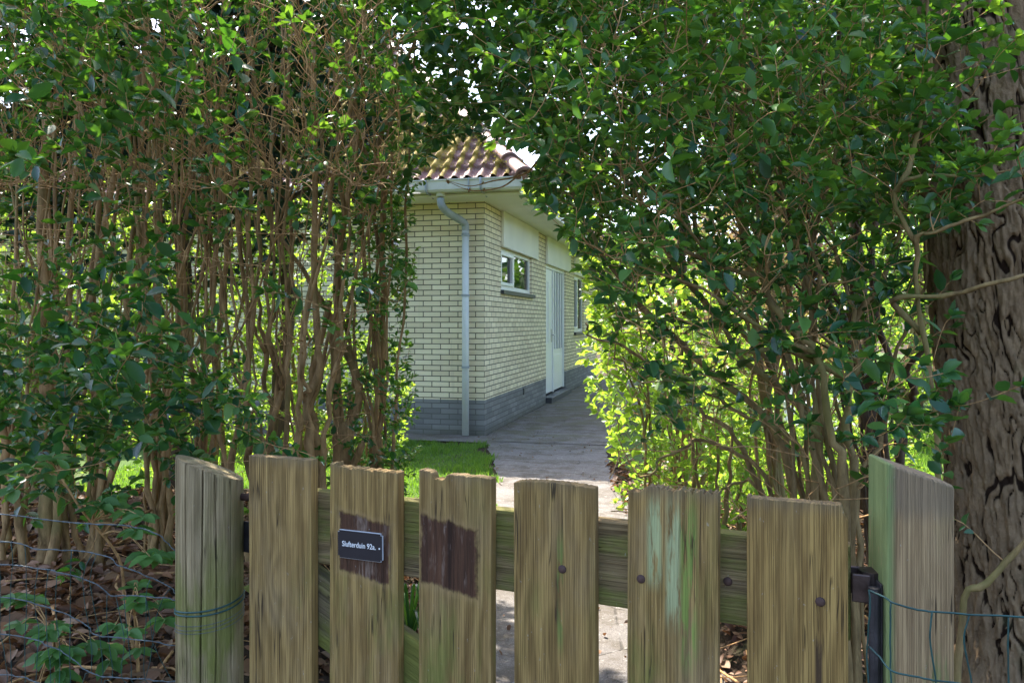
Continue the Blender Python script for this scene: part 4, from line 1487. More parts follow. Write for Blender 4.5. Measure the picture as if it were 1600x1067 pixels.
# backing trees added behind the left hedge to block sun and darken its gaps
for px, lab in ((60, "added dark backing tree behind the left hedge at the left edge of the picture"), (270, "added dark backing tree behind the left hedge above the glowing shrubs"), (440, "added dark backing tree behind the left hedge beside the house roof")):
    b = ground_pt(px, 5.1)
    ev = Plant("backing_tree", lab, "tree", b, "dark backing trees added behind the left hedge", 'leaf_shade', 'twig_dark', 'twig_dark', False)
    ev.stem([b, b + np.array((.03, 0, 1.5)), b + np.array((0, .05, 3.0)), b + np.array((.05, 0, 4.4))], .06, .015, .02, 24)
    for k in range(7):
        z_ = 1.9 + k * .33
        a_ = k * 2.4
        ev.stem([b + np.array((.02, 0, z_)), b + np.array((math.cos(a_) * .35, math.sin(a_) * .3, z_ + .2)), b + np.array((math.cos(a_) * .7, math.sin(a_) * .5, z_ + .35))], .018, .006, .01, 10)
    grow([ev], region(px - 190, px + 160, -440, 240, 4.5, 5.5, 1850), .105, 5, .1, maxlen=1.5, flat=.4)
    grow([ev], region(px - 190, px + 150, 200, 330, 4.5, 5.4, 170, 5, .12), .085, 5, .1, maxlen=1.2, flat=.4)
    grow([ev], region(px - 190, px + 150, 300, 460, 4.5, 5.4, 60, 5, .10), .075, 4, .2, maxlen=1.2, flat=.4)
    ev.finish()

# ------------------------------------------------------------------ right hedge
RH = "tall evergreen shrubs of the right hedge"
right = []


def arcs(pl, lst):
    for pts, r0, r1 in lst:
        pl.stem([at(*q_) for q_ in pts], r0, r1, .010, 30)


pl = Plant("arching_shrub", "shrub with a straight pale trunk behind the streaked picket", "shrub", ground_pt(1218, 3.7), RH, bark='stem_green')
g0 = ground_pt(1218, 3.7)
pl.stem([g0, at(1212, 740, 3.7), at(1197, 620, 3.7), at(1180, 470, 3.6), at(1150, 280, 3.5), at(1120, 60, 3.4), at(1090, -180, 3.3)], .028, .010)
pl.stem([at(1197, 620, 3.7), at(1230, 480, 3.7), at(1250, 300, 3.6), at(1240, 60, 3.5)], .016, .006)
right.append(pl)
pl = Plant("arching_shrub", "shrub of long dark branches arching over the path towards the roof", "shrub", ground_pt(1290, 2.75), RH, bark='stem_green')
g0 = ground_pt(1290, 2.75)
for pts, r0, r1 in (
    ([(1230, 700, 2.75), (1130, 600, 2.8), (1010, 500, 2.9), (930, 400, 3.0), (880, 250, 3.1), (840, 100, 3.1), (790, -60, 3.0)], .013, .005),
    ([(1262, 700, 2.7), (1180, 590, 2.7), (1085, 470, 2.7), (1000, 340, 2.8), (940, 200, 2.9), (900, 0, 2.9)], .014, .005),
    ([(1200, 740, 2.9), (1120, 640, 3.0), (1010, 555, 3.0), (950, 530, 3.1), (915, 505, 3.15)], .011, .004),
    ([(1240, 730, 2.75), (1150, 660, 2.8), (1060, 600, 2.85), (960, 560, 2.9)], .010, .004),
    ([(1250, 740, 2.8), (1190, 560, 2.9), (1120, 430, 3.0), (1060, 250, 3.1), (1040, 60, 3.1), (1030, -100, 3.0)], .013, .005),
    ([(1210, 770, 2.85), (1110, 700, 2.9), (1050, 705, 2.9), (1000, 745, 2.9)], .010, .004),
    ([(1180, 780, 2.9), (1120, 760, 3.0), (1080, 780, 3.0), (1020, 800, 3.1)], .008, .003)):
    pl.stem([g0] + [at(*q_) for q_ in pts], r0, r1, .012, 34)
right.append(pl)
pl = Plant("arching_shrub", "shrub with two upright pale stems just left of the square post", "shrub", ground_pt(1335, 2.25), RH, bark='stem_green')
g0 = ground_pt(1335, 2.25)
for pts, r0, r1 in (
    ([(1312, 780, 2.2), (1292, 680, 2.2), (1285, 560, 2.2), (1255, 510, 2.25), (1225, 440, 2.3), (1210, 300, 2.4), (1180, 80, 2.5), (1150, -100, 2.5)], .0135, .005),
    ([(1330, 770, 2.25), (1318, 680, 2.25), (1322, 590, 2.25), (1340, 510, 2.3), (1385, 420, 2.35), (1410, 300, 2.4), (1400, 100, 2.5), (1380, -100, 2.5)], .0125, .005),
    ([(1295, 760, 2.25), (1262, 650, 2.25), (1235, 560, 2.3), (1205, 470, 2.35), (1190, 330, 2.4), (1130, 150, 2.5), (1060, -50, 2.5)], .010, .004),
    ([(1320, 760, 2.3), (1280, 600, 2.4), (1250, 440, 2.45), (1300, 250, 2.5), (1330, 50, 2.6), (1320, -120, 2.6)], .0095, .004),
    ([(1340, 800, 2.3), (1355, 700, 2.35), (1392, 590, 2.4), (1425, 470, 2.4), (1450, 330, 2.35)], .010, .004)):
    pl.stem([g0] + [at(*q_) for q_ in pts], r0, r1, .010, 34)
pl.stem([at(1322, 590, 2.25), at(1230, 548, 2.2), at(1150, 550, 2.15), at(1120, 535, 2.1)], .010, .006, .004, 16)
pl.stem([at(1225, 440, 2.3), at(1130, 420, 2.3), at(1060, 390, 2.3), at(1000, 340, 2.4)], .009, .003, .006, 16)
pl.stem([at(1285, 560, 2.2), at(1150, 490, 2.1), at(1100, 450, 2.1), at(1010, 420, 2.2)], .008, .003, .006, 16)
right.append(pl)
pl = Plant("arching_shrub", "shrub with dark thick stems in the shade between square post and big trunk", "shrub", ground_pt(1400, 3.1), RH, bark='twig_dark')
g0 = ground_pt(1400, 3.1)
for pts, r0, r1 in (
    ([(1385, 740, 3.1), (1362, 600, 3.1), (1350, 450, 3.1), (1340, 250, 3.1), (1310, 40, 3.0), (1290, -120, 3.0)], .024, .010),
    ([(1420, 740, 3.2), (1405, 600, 3.2), (1375, 430, 3.2), (1400, 250, 3.2), (1410, 0, 3.1)], .021, .009),
    ([(1400, 700, 3.1), (1440, 600, 3.0), (1470, 500, 2.9)], .018, .008),
    ([(1345, 740, 3.0), (1330, 640, 3.0), (1310, 500, 3.0), (1270, 350, 3.0), (1230, 150, 2.9), (1200, -100, 2.9)], .018, .007),
    ([(1380, 700, 3.0), (1290, 480, 3.0), (1215, 330, 2.9), (1100, 180, 2.8), (1000, 60, 2.8), (930, -60, 2.8)], .018, .006)):
    pl.stem([g0] + [at(*q_) for q_ in pts], r0, r1, .012, 34)
right.append(pl)
for pl, bx, Yb in ((right[1], 1285, 2.8), (right[2], 1335, 2.3), (right[3], 1395, 3.0), (right[0], 1225, 3.6)):
    for k in range(6):
        g0 = ground_pt(bx + rng.uniform(-25, 25), Yb + rng.uniform(-.1, .1))
        ex, ey = rng.uniform(930, 1300), rng.uniform(0, 420)
        mx_ = bx + (ex - bx) * rng.uniform(.25, .45)
        my_ = 800 + (ey - 800) * rng.uniform(.5, .62)
        q1 = at((bx + mx_) / 2 + rng.uniform(-20, 20), 800 + (my_ - 800) * .5, Yb)
        pl.stem([g0, q1, at(mx_, my_, Yb + rng.uniform(-.2, .2)), at(ex, ey, Yb + rng.uniform(-.4, .3))], rng.uniform(.006, .011), .003, .014, 26)
grow(right, region(1385, 1510, -80, 330, 1.9, 2.12, 130, 3, .06), .052, 3, .6, maxlen=1.0)
grow(right, above_ground(region(900, 1440, -120, 420, 1.9, 2.6, 380)), .04, leafy=0, maxlen=.9, r_tip=.0018, thick=.0075, up=.4)
grow(right, above_ground(region(940, 1440, 400, 820, 2.0, 2.9, 260)), .04, leafy=0, maxlen=.8, r_tip=.0018, thick=.0068, up=.2)
grow(right, region(820, 1500, -420, 330, 3.2, 4.6, 2500), .064, 5, .5, maxlen=1.5)
grow(right, region(840, 1430, -300, 330, 1.8, 2.7, 1350, 5, .13), .047, 4, .9, maxlen=1.1)
grow(right, region(790, 1440, -300, 300, 2.7, 3.4, 600), .054, 5, .6, maxlen=1.1)
grow(right, region(950, 1330, 230, 480, 1.9, 3.0, 440, 4, .11), .046, 4, .55, maxlen=1.0)
grow(right, above_ground(region(985, 1440, 420, 640, 1.8, 2.8, 120, 4, .09)), .057, 3, .4, maxlen=.9)
grow(right, region(640, 980, -330, 210, 2.5, 3.9, 1000, 4, .16), .054, 5, .55, maxlen=1.8, up=.1)
grow(right, region(860, 960, 225, 400, 3.0, 3.7, 110, 4, .08), .046, 4, .9, maxlen=1.0)
grow(right, above_ground(region(1340, 1500, 560, 720, 1.45, 1.75, 24, 4, .05)), .062, 3, .25, maxlen=.9)
grow(right, region(1340, 1500, 80, 480, 2.1, 2.5, 120, 4, .1), .052, 3, .6, maxlen=.8)

for px, lab in ((990, "bushy tree behind the right hedge nearest the house"), (1290, "bushy tree behind the right hedge nearest the furrowed trunk")):
    b = ground_pt(px + 60, 5.3)
    ev = Plant("backing_tree", lab, "tree", b, "bushy trees behind the right hedge", 'leaf_tree', 'twig_dark', 'twig_dark', False)
    ev.stem([b, b + np.array((.05, 0, 1.6)), b + np.array((-.04, .05, 3.2)), b + np.array((.05, 0, 4.6))], .05, .014, .02, 24)
    for k in range(7):
        z_ = 2.3 + k * .3
        a_ = k * 2.4
        ev.stem([b + np.array((.02, 0, z_)), b + np.array((math.cos(a_) * .35, math.sin(a_) * .3, z_ + .2)), b + np.array((math.cos(a_) * .75, math.sin(a_) * .4, z_ + .35))], .016, .006, .01, 10)
    grow([ev], region(px - 150, px + 170, -380, 190, 4.8, 5.7, 1000), .10, 5, .4, maxlen=1.5, flat=.4)
    ev.finish()

# bare twig with buds that reaches over the gutter
P0 = smooth_poly([at(885, 215, 3.1), at(850, 240, 3.15), at(826, 268, 3.2), at(800, 278, 3.2), at(770, 283, 3.2), at(735, 291, 3.2), at(700, 283, 3.2)], 30)
right[1].twigs.append((P0, np.linspace(.0062, .0012, len(P0))))
P1 = smooth_poly([at(812, 273, 3.2), at(785, 292, 3.2), at(750, 298, 3.2), at(728, 296, 3.2), at(700, 284, 3.18)], 20)
right[1].twigs.append((P1, np.linspace(.0036, .0010, len(P1))))
for q_ in (P0[-1], P1[-1], P1[-6], P0[-8], P1[-11]):
    for k in range(7):
        v_ = rnd_unit(1)[0] * .010
        right[1].twigs.append((np.array([q_, q_ + v_ * .6, q_ + v_]), np.array((.0012, .0022, .0012))))
for p_ in left + right:
    p_.finish()

# ------------------------------------------------------------------ sunlit shrubs in the garden
def round_shrub(name, label, base, h, rad, nshoot, size, leaf, group=None, cat="shrub", nst=6, young=.7, pairs=5, near=False, clear=True, squash=1.0):
    b = np.array((base[0], base[1], hz(base[0], base[1]) - .03))
    pl = Plant(name, label, cat, b, group, leaf, 'stem_green', 'twig', near)
    for i in range(nst):
        a = i * 2 * math.pi / nst + rng.uniform(-.4, .4)
        rr = rad * rng.uniform(.15, .7)
        e = b + np.array((math.cos(a) * rr, math.sin(a) * rr * squash, h * rng.uniform(.65, .95)))
        s_ = b + np.array((math.cos(a) * .06, math.sin(a) * .06, 0))
        pl.stem([s_, s_ * .6 + e * .4 + np.array((0, 0, h * .12)), e], rng.uniform(.008, .02), .004, .012, 14)
    q = rnd_unit(nshoot) * (rng.uniform(.35, 1, nshoot) ** .6)[:, None]
    lump = .75 + .5 * vnoise(q[:, 0] * 2.2 + base[0], q[:, 1] * 2.2, q[:, 2] * 2.2 + base[1], seed=61)
    P = b + np.array((0, 0, h * .52)) + q * np.array((rad, rad * squash, h * .52)) * lump[:, None]
    grow([pl], above_ground(P, .08), size, pairs, young, maxlen=1.2, flat=.5, clear=clear)
    pl.finish(7)
    return pl


BL = "sunlit shrubs behind the left hedge"
for k, (x, y, h, r_, n_, lab) in enumerate((
        (-3.05, 5.0, 2.5, .80, 620, "sunlit yellow-green shrub seen through the stems at the left edge"),
        (-2.25, 5.6, 2.6, .80, 620, "tall sunlit shrub behind the leaning brown stems of the left hedge"),
        (-1.80, 4.8, 2.1, .60, 520, "low bright shrub glowing behind the round gate post"),
        (-1.50, 5.9, 2.5, .62, 520, "bright shrub in front of the house wall behind the long smooth stem"),
        (-3.9, 6.0, 2.8, .95, 850, "tall bright shrub farthest left behind the hedge"),
        (-2.6, 4.4, 1.5, .5, 300, "knee-high glowing shrub under the dark leaf sprays of the left hedge"))):
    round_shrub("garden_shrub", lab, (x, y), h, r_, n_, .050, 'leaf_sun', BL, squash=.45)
round_shrub("garden_shrub", "small glowing shrub at the lawn edge behind the patched picket", (-.86, 4.5), 1.0, .34, 260, .040, 'leaf_sun', BL)
RB = "sunlit shrubs behind the right hedge"
for k, (x, y, h, r_, n_, sz_, lf, lab) in enumerate((
        (1.06, 4.8, 1.6, .62, 400, .070, 'leaf_sun', "glowing lime green shrub leaning over the right side of the path"),
        (1.0, 3.9, 1.0, .42, 230, .052, 'leaf_sun', "low lime green shrub behind the streaked picket"),
        (1.85, 5.4, 1.3, .65, 330, .06, 'leaf_sun', "bright shrub behind the straight pale trunk"),
        (2.5, 6.0, .7, .6, 420, .045, 'leaf_sun', "low pale shrub below the white garden chair"),
        (2.9, 10.0, 2.9, 1.3, 900, .080, 'leaf_copper', "reddish brown shrub beyond the right hedge"),
        (4.6, 8.5, 3.2, 1.3, 1000, .075, 'leaf_sun', "tall green shrub in the distance behind the square post"),
        (3.9, 5.6, 2.2, .8, 800, .055, 'leaf_sun', "sunlit shrub between the square post and the big trunk"),
        (6.6, 8.0, 3.6, 1.6, 1000, .085, 'leaf_tree', "broad shrub behind the big furrowed trunk"),
        (3.2, 14.5, 1.8, 1.2, 700, .10, 'leaf_sun', "round shrub past the front door at the end of the path"))):
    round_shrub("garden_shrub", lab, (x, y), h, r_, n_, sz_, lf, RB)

b = ground_pt(1010, 4.6)
pl = Plant("garden_shrub", "lanky sunlit shrub whose yellow-green sprays hang beside the front door", "shrub", b, RB, 'leaf_sun', 'stem_green')
for tx_, ty_ in ((850, 300), (890, 380), (930, 470), (900, 250), (960, 330)):
    e = at(tx_ + 25, ty_, 4.5)
    pl.stem([b, b * .55 + e * .45 + np.array((.12, 0, .1)), e], .010, .003, .012, 18)
grow([pl], region(812, 930, 270, 430, 4.2, 4.9, 190, 4, .09), .066, 4, .9, maxlen=.9)
grow([pl], region(895, 1000, 400, 600, 4.2, 4.9, 190, 4, .09), .066, 4, .9, maxlen=.9)
pl.finish(7)

# ------------------------------------------------------------------ saplings and plants by the fence
def sapling(label, pts, groups, size, r=.004, name="green_sapling"):
    P = smooth_poly(pts, 16)
    pl = Plant(name, label, "sapling", P[0], "young green saplings along the wire fence", 'leaf_big', 'twig', 'twig', True)
    pl.stems.append((P, np.linspace(r * 1.3, r * .6, len(P))))
    for q_, k in groups:
        q_ = np.asarray(q_, float)
        b_ = P[int(np.argmin(np.linalg.norm(P - q_, axis=1) + 2 * np.clip(P[:, 2] - q_[2], 0, None)))]
        for j in range(k):
            e = q_ + rng.normal(0, .035, 3)
            tw = np.linspace(0, 1, 5)[:, None]
            T_ = b_ + (e - b_) * tw + np.array((0, 0, .03)) * np.sin(tw * math.pi)
            pl.twigs.append((T_, np.linspace(.002, .001, 5)))
            m = 5
            a = rng.uniform(0, 6.28) + np.arange(m) * 1.256
            d_ = (e - b_) / (np.linalg.norm(e - b_) + 1e-6)
            D = np.stack((np.cos(a), np.sin(a), 0 * a - .25), -1) + d_ * .4
            L_ = size * rng.uniform(.75, 1.1, m)
            pl.leaves.add(np.repeat(e[None], m, 0), D, np.array((0, -.25, 1.0)) + rng.normal(0, .18, (m, 3)), L_, L_ * .52, rng.uniform(.1, .6, m))
    pl.finish(7)
    return pl


sapling("green sapling with pale leaves standing above the wire mesh", [ground_pt(215, 2.3), at(195, 940, 2.25), at(185, 870, 2.2), at(130, 800, 2.1), at(95, 745, 2.05)],
        [(at(80, 745, 2.05), 3), (at(110, 730, 2.05), 3), (at(60, 760, 2.1), 2), (at(150, 820, 2.05), 3), (at(200, 830, 2.0), 4), (at(165, 855, 1.95), 2), (at(225, 850, 2.0), 2)], .058)
sapling("small sapling with round leaves low behind the wire beside the round post", [ground_pt(218, 2.15), at(212, 980, 2.1), at(207, 940, 2.05)],
        [(at(205, 945, 2.0), 3), (at(220, 975, 2.0), 3), (at(190, 985, 2.0), 2)], .052)
sapling("leafy sapling in the bottom left corner of the picture behind the mesh", [ground_pt(90, 2.25), at(85, 1010, 2.05), at(80, 990, 2.0)],
        [(at(20, 965, 2.0), 3), (at(75, 1000, 2.0), 4), (at(110, 1010, 1.98), 3), (at(60, 1050, 1.95), 4), (at(100, 1055, 1.95), 3), (at(130, 985, 2.0), 2)], .056)
# strap-leaved plant behind the gate
c0 = ground_pt(640, 3.3)
root = tag(empty("strap_leaf_plant", c0), "tuft of dark arching strap leaves behind the gate brace", "plant")
V, Q = [], []
for k in range(26):
    a = rng.uniform(0, 6.28)
    ln, hh_ = rng.uniform(.12, .30), rng.uniform(.12, .34)
    tq = np.linspace(0, 1, 8)
    d_ = np.array((math.cos(a), math.sin(a), 0))
    C = d_ * (tq ** 1.2 * ln)[:, None] + np.array((0, 0, 1)) * (hh_ * np.sin(tq * 2.3))[:, None]
    sd_ = np.array((-d_[1], d_[0], 0))
    w_ = .006 * np.sin(np.clip(tq * .9 + .12, 0, 1) * math.pi) ** .6
    o_ = len(V) * 16
    V.append(np.vstack((C - sd_ * w_[:, None], C + sd_ * w_[:, None])))
    Q += [(o_ + i, o_ + 8 + i, o_ + 9 + i, o_ + 1 + i) for i in range(7)]
V = np.vstack(V)
link("leaves", np_mesh("leaves", V, Q, None, {"age": np.repeat(rng.uniform(0, .5, 26), 16)}, True), root, [M['leaf']])

# ------------------------------------------------------------------ big tree on the right
TREE_Y = 2.35
tree = tag(empty("rough_barked_tree", (at(1650, 1067, TREE_Y)[0], TREE_Y, hz(at(1650, 1067, TREE_Y)[0], TREE_Y))), "big old tree with deeply furrowed grey-brown bark behind the square post", "tree")
tb = np.array(tree.location)
nA = 420
zr_ = np.concatenate((np.linspace(-.1, 2.75, 680), np.linspace(2.85, 7.2, 40)))
th = np.arange(nA) / nA * 2 * math.pi
TH_, ZZ = np.meshgrid(th, zr_)
R0 = .245 - .018 * ZZ + .10 * np.exp(-(ZZ + .1) / .16)
cxs = np.array([np.interp(z, [0, .7, 1.31, 2.25, 7.2], [0, -.055, -.125, -.235, -.52]) for z in zr_])[:, None]
cir = 2 * math.pi * .24
# furrowed plates: distance between nearest and second nearest cell, stretched upright
cells_u, cells_v = 38, 48
U = TH_ / (2 * math.pi) * cells_u
Vv = ZZ / .33
wu = .55 * (vnoise(np.cos(TH_) * 4 + 9, np.sin(TH_) * 4 + 9, ZZ * 5, seed=80) - .5) * 2 + .55 * (vnoise(np.cos(TH_) * 12, np.sin(TH_) * 12, ZZ * 18, seed=88) - .5) * 2
wv = .4 * (vnoise(np.cos(TH_) * 3 + 5, np.sin(TH_) * 3 + 5, ZZ * 2, seed=81) - .5)
U = U + wu
Vv = Vv + wv
iu, iv = np.floor(U), np.floor(Vv)
F1 = np.full(U.shape, 9.0); F2 = np.full(U.shape, 9.0); ID = np.zeros(U.shape)
for du in (-1, 0, 1):
    for dv_ in (-1, 0, 1):
        cu_, cv_ = iu + du, iv + dv_
        mu = np.mod(cu_, cells_u)
        px_ = cu_ + _hash(mu, cv_, 0 * mu, 82)
        py_ = cv_ + _hash(mu, cv_, 0 * mu, 83)
        d_ = np.sqrt((U - px_) ** 2 + ((Vv - py_) * .8) ** 2)
        new = d_ < F1
        ID = np.where(new, _hash(mu, cv_, 0 * mu, 84), ID)
        F2 = np.minimum(np.maximum(F1, d_), F2)
        F1 = np.minimum(F1, d_)
brk = vnoise(np.cos(TH_) * 16, np.sin(TH_) * 16, ZZ * 11, seed=89)
plate = np.maximum(sstep(.02, .13, F2 - F1), .8 * sstep(.62, .74, brk))
det = vnoise(np.cos(TH_) * 30, np.sin(TH_) * 30, ZZ * 28, seed=85)
terr = np.floor(vnoise(np.cos(TH_) * 30, np.sin(TH_) * 30, ZZ * 20, seed=86) * 5 + .6 * det) / 5
det2 = vnoise(np.cos(TH_) * 70, np.sin(TH_) * 70, ZZ * 40, seed=87)
RR = R0 + .012 * plate + .004 * (ID - .5) * plate + .006 * (det - .5) + .007 * (det2 - .5) + .011 * (terr - .5) + .010 * (brk - .5)
knx = ((TH_ - 3.75 + math.pi) % (2 * math.pi) - math.pi) * .24
knot_d = np.sqrt(knx ** 2 + (ZZ - 1.52) ** 2)
RR += .012 * np.exp(-(knot_d / .045) ** 2) - .018 * np.exp(-(knot_d / .018) ** 2)
V = np.stack((np.cos(TH_) * RR + cxs, np.sin(TH_) * RR, ZZ), -1).reshape(-1, 3)
m = len(zr_)
i = np.arange(m - 1)[:, None] * nA
j = np.arange(nA)[None]
Q = np.stack((i + j, i + (j + 1) % nA, i + nA + (j + 1) % nA, i + nA + j), -1).reshape(-1, 4)
t = NT("furrowed_bark")
p = t.obj()
pa, idn = t.attr("plate"), t.attr("tone")
nz = t.noise(t.scale(p, (1, 1, .35)), 40, 6, .7)
c = t.mix(t.ramp(nz, [(.28, 0.0), (.72, 1.0)]), (.10, .06, .032), (.37, .245, .135))
c = t.mix(t.math('MULTIPLY', idn, .45), c, (.31, .22, .135))
c = t.mix(t.math('SUBTRACT', 1.0, t.step(t.math('ADD', pa, t.math('MULTIPLY', t.math('SUBTRACT', nz, .5), .5)), .10, .55)), c, (.028, .015, .009))
c = t.mix(t.math('MULTIPLY', t.step(t.noise(p, 9, 4), .55, .7), .35), c, (.11, .12, .055))
t.bump(t.math('ADD', nz, t.noise(p, 130, 4, .7)), .8, .006)
M['bark'] = t.set(c, .9, .15)
link("trunk", np_mesh("trunk", V, Q, None, {"plate": plate.ravel(), "tone": ID.ravel()}, True), tree, [M['bark']])
lv = Leaves()
top = tb + np.array((-.42, 0, 7.1))
mb = MB()
for k in range(12):
    a = k * 2.4
    z0 = rng.uniform(4.3, 7.1)
    b_ = tb + np.array((np.interp(z0, [2.25, 7.2], [-.235, -.52]), 0, z0))
    e = b_ + np.array((math.cos(a) * rng.uniform(1, 2.2), abs(math.sin(a)) * rng.uniform(.3, 1.5), rng.uniform(.6, 2)))
    P = wobble(smooth_poly([b_, b_ * .5 + e * .5 + np.array((0, 0, -.1)), e], 14), .03)
    mb.tube(P - tb, np.linspace(.07, .012, 14), 8)
    for q_ in range(22):
        s_ = P[rng.integers(6, 14)] + rng.normal(0, .28, 3)
        T_ = np.array([P[rng.integers(6, 14)], s_])
        T_ = np.linspace(T_[0], T_[1], 4)
        mb.tube(T_ - tb, np.linspace(.007, .002, 4), 4, False)
        shoot_leaves(lv, T_ - tb, .075, 4, .4)
mb.build("limbs", M['bark'], tree, True)
lv.build("crown", M['leaf_tree'], tree, LEAF_FAR)

# green-barked shrub whose rods cross in front of the trunk
pl = Plant("young_shrub", "thin shrub with olive rods and bright leaf tufts crossing the big trunk", "shrub", ground_pt(1480, 1.75), None, bark='stem_green')
g0 = ground_pt(1480, 1.75)
pl.stem([g0, at(1495, 975, 1.75), at(1540, 915, 1.72), at(1600, 850, 1.7), at(1700, 740, 1.6)], .0085, .005, .003, 20)
pl.stem([g0, at(1478, 900, 1.9), at(1462, 700, 1.95), at(1440, 520, 1.95), at(1432, 380, 1.9), at(1452, 363, 1.85), at(1520, 340, 1.8), at(1570, 322, 1.75), at(1650, 290, 1.7)], .008, .003, .003, 40)
pl.stem([at(1440, 520, 1.95), at(1400, 468, 1.95), at(1480, 462, 1.85), at(1560, 440, 1.75), at(1680, 410, 1.7)], .008, .004, .003, 24)
pl.stem([at(1432, 380, 1.9), at(1400, 300, 1.9), at(1440, 275, 1.85), at(1520, 275, 1.8), at(1600, 262, 1.75)], .006, .003, .003, 24)
pl.stem([at(1400, 300, 1.9), at(1430, 240, 1.9), at(1450, 130, 1.9), at(1448, 20, 1.9), at(1440, -80, 1.9)], .006, .003, .003, 20)
tips = np.array([at(*q_) for q_ in ((1560, 225, 1.7), (1590, 245, 1.65), (1540, 250, 1.75), (1575, 205, 1.7), (1455, 330, 1.85), (1470, 322, 1.85), (1500, 170, 1.8), (1520, 120, 1.85), (1565, 70, 1.7), (1590, 60, 1.65),
                                    (1440, 135, 1.9), (1460, 128, 1.9), (1480, 145, 1.85), (1430, 150, 1.9), (1500, 260, 1.75), (1515, 245, 1.75), (1490, 810, 1.8), (1500, 630, 1.75), (1480, 690, 1.75), (1445, 660, 1.7), (1420, 680, 1.75), (1470, 720, 1.8), (1550, 60, 1.75), (1410, 60, 1.9), (1420, 30, 1.9))])
grow([pl], tips, .050, 3, .8, clear=False, maxlen=1.0)
pl.finish()

# ------------------------------------------------------------------ litter
def litter(name, n, xr, yr, label, size, cond):
    x, y = rng.uniform(*xr, n), rng.uniform(*yr, n)
    k = cond(x, y)
    x, y = x[k], y[k]
    n = len(x)
    P = np.stack((x, y, hgt(x, y) + rng.uniform(.004, .035, n)), -1)
    a = rng.uniform(0, 6.28, n)
    D = np.stack((np.cos(a), np.sin(a), rng.normal(0, .35, n)), -1)
    N = np.array((0, 0, 1.0)) + rng.normal(0, .38, (n, 3))
    lv = Leaves()
    L = rng.uniform(*size, n)
    lv.add(P, D, N, L, L * rng.uniform(.35, .7, n), rng.uniform(0, 1, n))
    V, Q, T = _tmpl([.06, .2, .38, .58, .78, .93], [.34, .74, 1.0, .92, .62, .26], .22, .28)
    o = lv.build(name, M['dry_leaf'], None, (V, Q, T))
    return tag(o, label, "leaf litter", kind="stuff")


t = NT("dry_leaf")
isl = t.island()
r2 = t.math('FRACT', t.math('MULTIPLY', isl, 13.7))
c = t.mix(isl, (.065, .028, .013), (.29, .135, .058))
c = t.mix(t.math('MULTIPLY', t.math('POWER', r2, 4), .7), c, (.36, .24, .14))
c = t.mix(t.math('MULTIPLY', t.noise(t.pos(), 70, 3), .4), c, (.07, .035, .022))
t.set(c, .62, .35)
tl = t.n("BsdfTranslucent")
t.put(tl.inputs[0], (.28, .12, .04))
mx = t.n("MixShader")
mx.inputs[0].default_value = .18
t.t.links.new(t.bsdf.outputs[0], mx.inputs[1]); t.t.links.new(tl.outputs[0], mx.inputs[2]); t.t.links.new(mx.outputs[0], t.out.inputs[0])
t.bump(t.noise(t.pos(), 90, 3), .4, .003)
M['dry_leaf'] = t.m
litter("leaf_litter", 9500, (-3.2, -.30), (1.45, 4.6), "brown fallen leaves covering the bank under the left hedge", (.03, .08), lambda x, y: x < path_left(y) - .0)
litter("leaf_litter", 6500, (.6, 3.2), (1.3, 7.5), "brown fallen leaves under the right hedge", (.035, .075), lambda x, y: x > path_right(y) - .04)
litter("leaf_crumbs", 9000, (-3.0, 2.6), (1.4, 4.6), "small broken leaf crumbs in the soil on both banks", (.012, .032), lambda x, y: (x < path_left(y) + .02) | (x > path_right(y) - .02))
litter("stray_leaves", 420, (-.45, .85), (1.5, 9), "few dry leaves and crumbs scattered on the path", (.012, .035), lambda x, y: rng.uniform(size=len(x)) < .8)
mb = MB()
for k in range(420):
    s_ = rng.uniform() < .5
    x, y = (rng.uniform(.72, 2.4), rng.uniform(1.6, 4.6)) if s_ else (rng.uniform(-2.6, -.4), rng.uniform(1.6, 4.4))
    a, L_ = rng.uniform(0, 6.28), rng.uniform(.08, .4)
    P = np.array([(x + math.cos(a) * L_ * f, y + math.sin(a) * L_ * f, 0) for f in np.linspace(-.5, .5, 5)])
    P[:, 2] = hgt(P[:, 0], P[:, 1]) + .025 + rng.uniform(0, .02) + np.linspace(-.5, .5, 5) * rng.normal(0, .12) * L_
    mb.tube(wobble(P, .006), rng.uniform(.0015, .005), 5)
tag(mb.build("dry_twigs", M['twig'], None, True), "dry twigs strewn on the ground under both hedges", "twigs", kind="stuff")

# ------------------------------------------------------------------ garden chair glimpsed on the right
cc = at(1285, 640, 7.0)
ch = tag(empty("garden_chair", (cc[0], 7.0, hz(cc[0], 7.0)), .6), "white garden chair on the grass glimpsed between the shrub stems", "chair")
MB().box((-.24, -.24, .40), (.24, .22, .43), .01).build("seat", M['white'], ch)
mb = MB()
for x in np.linspace(-.19, .19, 6):
    mb.box((x - .025, .215, .44), (x + .025, .235, .84), .004)
mb.box((-.24, .21, .82), (.24, .24, .88), .008)
mb.build("backrest", M['white'], ch)
for sx_ in (-1, 1):
    MB().box((sx_ * .25 - .02, -.22, .60), (sx_ * .25 + .02, .22, .625), .005).build("armrest", M['white'], ch)
    for sy in (-1, 1):
        MB().tube([(sx_ * .22, sy * .2, 0), (sx_ * .23, sy * .2, .42), (sx_ * .245, sy * .2, .60)], .016, 8).build("leg", M['white'], ch)


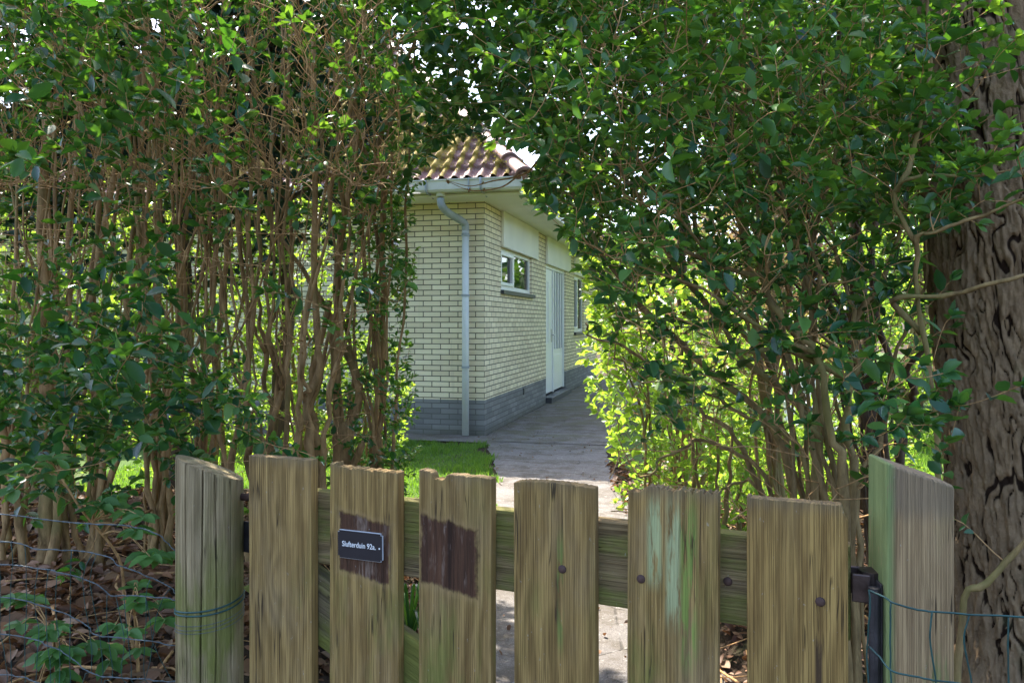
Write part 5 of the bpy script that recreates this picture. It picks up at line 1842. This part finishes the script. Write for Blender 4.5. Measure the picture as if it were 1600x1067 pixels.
# ------------------------------------------------------------------ trees beyond
def far_tree(x, y, h, rad, label, leaf='leaf_tree', n=420, size=.16):
    b = np.array((x, y, 0.0))
    pl = Plant("garden_tree", label, "tree", b, "trees beyond the house and garden", leaf, 'stem_green', 'twig', False)
    top = b + np.array((rng.normal(0, .3), rng.normal(0, .3), h * .8))
    P = wobble(smooth_poly([b, b * .5 + top * .5 + np.array((.15, 0, 0)), top], 16), .05)
    pl.stems.append((P, np.linspace(.05 * h / 2.2, .02, 16)))
    for k in range(9):
        s_ = P[rng.integers(5, 14)]
        a = rng.uniform(0, 6.28)
        e = s_ + np.array((math.cos(a) * rad * rng.uniform(.5, .85), math.sin(a) * rad * rng.uniform(.5, .85), h * rng.uniform(.08, .25)))
        pl.stems.append((wobble(smooth_poly([s_, (s_ + e) / 2 + np.array((0, 0, .2)), e], 10), .04), np.linspace(.03, .01, 10)))
    q = rnd_unit(n) * (rng.uniform(.3, 1, n) ** .5)[:, None]
    lump = .65 + .7 * vnoise(q[:, 0] * 2 + x, q[:, 1] * 2 + y, q[:, 2] * 2, seed=66)
    C = b + np.array((0, 0, h * .62)) + q * np.array((rad, rad, h * .38)) * lump[:, None]
    grow([pl], C, size, 4, .5, clear=False, flat=.4, thick=.012, r_tip=.004)
    for st in pl.stems[1:]:
        pl.twigs.append(st)
    P, R = pl.stems[0]
    MB().tube(P - pl.loc, R, 9).build("trunk", M['stem_green'], pl.root, True)
    mb = MB()
    for P, R in pl.twigs:
        mb.tube(P - pl.loc, R, 4, False)
    mb.build("limbs", M['twig'], pl.root, True)
    pl.leaves.P = [p - pl.loc for p in pl.leaves.P]
    pl.leaves.build("crown", M[leaf], pl.root, LEAF_FAR)


far_tree(6.5, 15, 7.5, 3.0, "leafy tree behind the big trunk at the right edge", n=900, size=.2)
far_tree(8.2, 19, 7.5, 2.9, "broad tree beyond the reddish shrub", n=900, size=.2)
far_tree(9.5, 24, 10, 4.0, "tall far tree showing through the right hedge", n=1000, size=.26)
far_tree(3.6, 28, 5.5, 2.6, "far tree past the side of the house", n=700, size=.24)
far_tree(14, 20, 9, 3.8, "large tree far off behind the furrowed trunk", n=900, size=.26)
far_tree(-9.2, 9, 6.5, 2.6, "tree left of the house behind the hedge", n=900, size=.18)
far_tree(-6.4, 7.0, 4.2, 1.5, "small bright tree at the far left behind the stems", 'leaf_sun', n=700, size=.10)
far_tree(4.6, 13.5, 9.5, 2.2, "tall slim tree right of the path end above the arch", n=1000, size=.17)
far_tree(6.2, 12.5, 9.5, 2.6, "tall tree seen through the middle of the right hedge", n=1000, size=.17)
far_tree(9.2, 13.5, 10, 3.0, "tall tree seen just left of the furrowed trunk", n=900, size=.19)
# a far belt of woodland closes the horizon
lv = Leaves()
n = 26000
a = rng.uniform(-math.pi, math.pi, n)
d = rng.uniform(70, 95, n)
zt = 4 + 7 * vnoise(a * 9, 0 * a, seed=90) + 4 * vnoise(a * 40, 0 * a, seed=91)
P = np.stack((np.sin(a) * d, np.cos(a) * d, zt * rng.uniform(0, 1, n) ** .8), -1)
lv.add(P, rnd_unit(n), rnd_unit(n), rng.uniform(.9, 1.9, n), rng.uniform(.6, 1.2, n), rng.uniform(0, .5, n))
tag(lv.build("woodland", M['leaf_tree'], None, LEAF_FAR), "distant belt of woodland along the horizon", "woodland", kind="stuff")
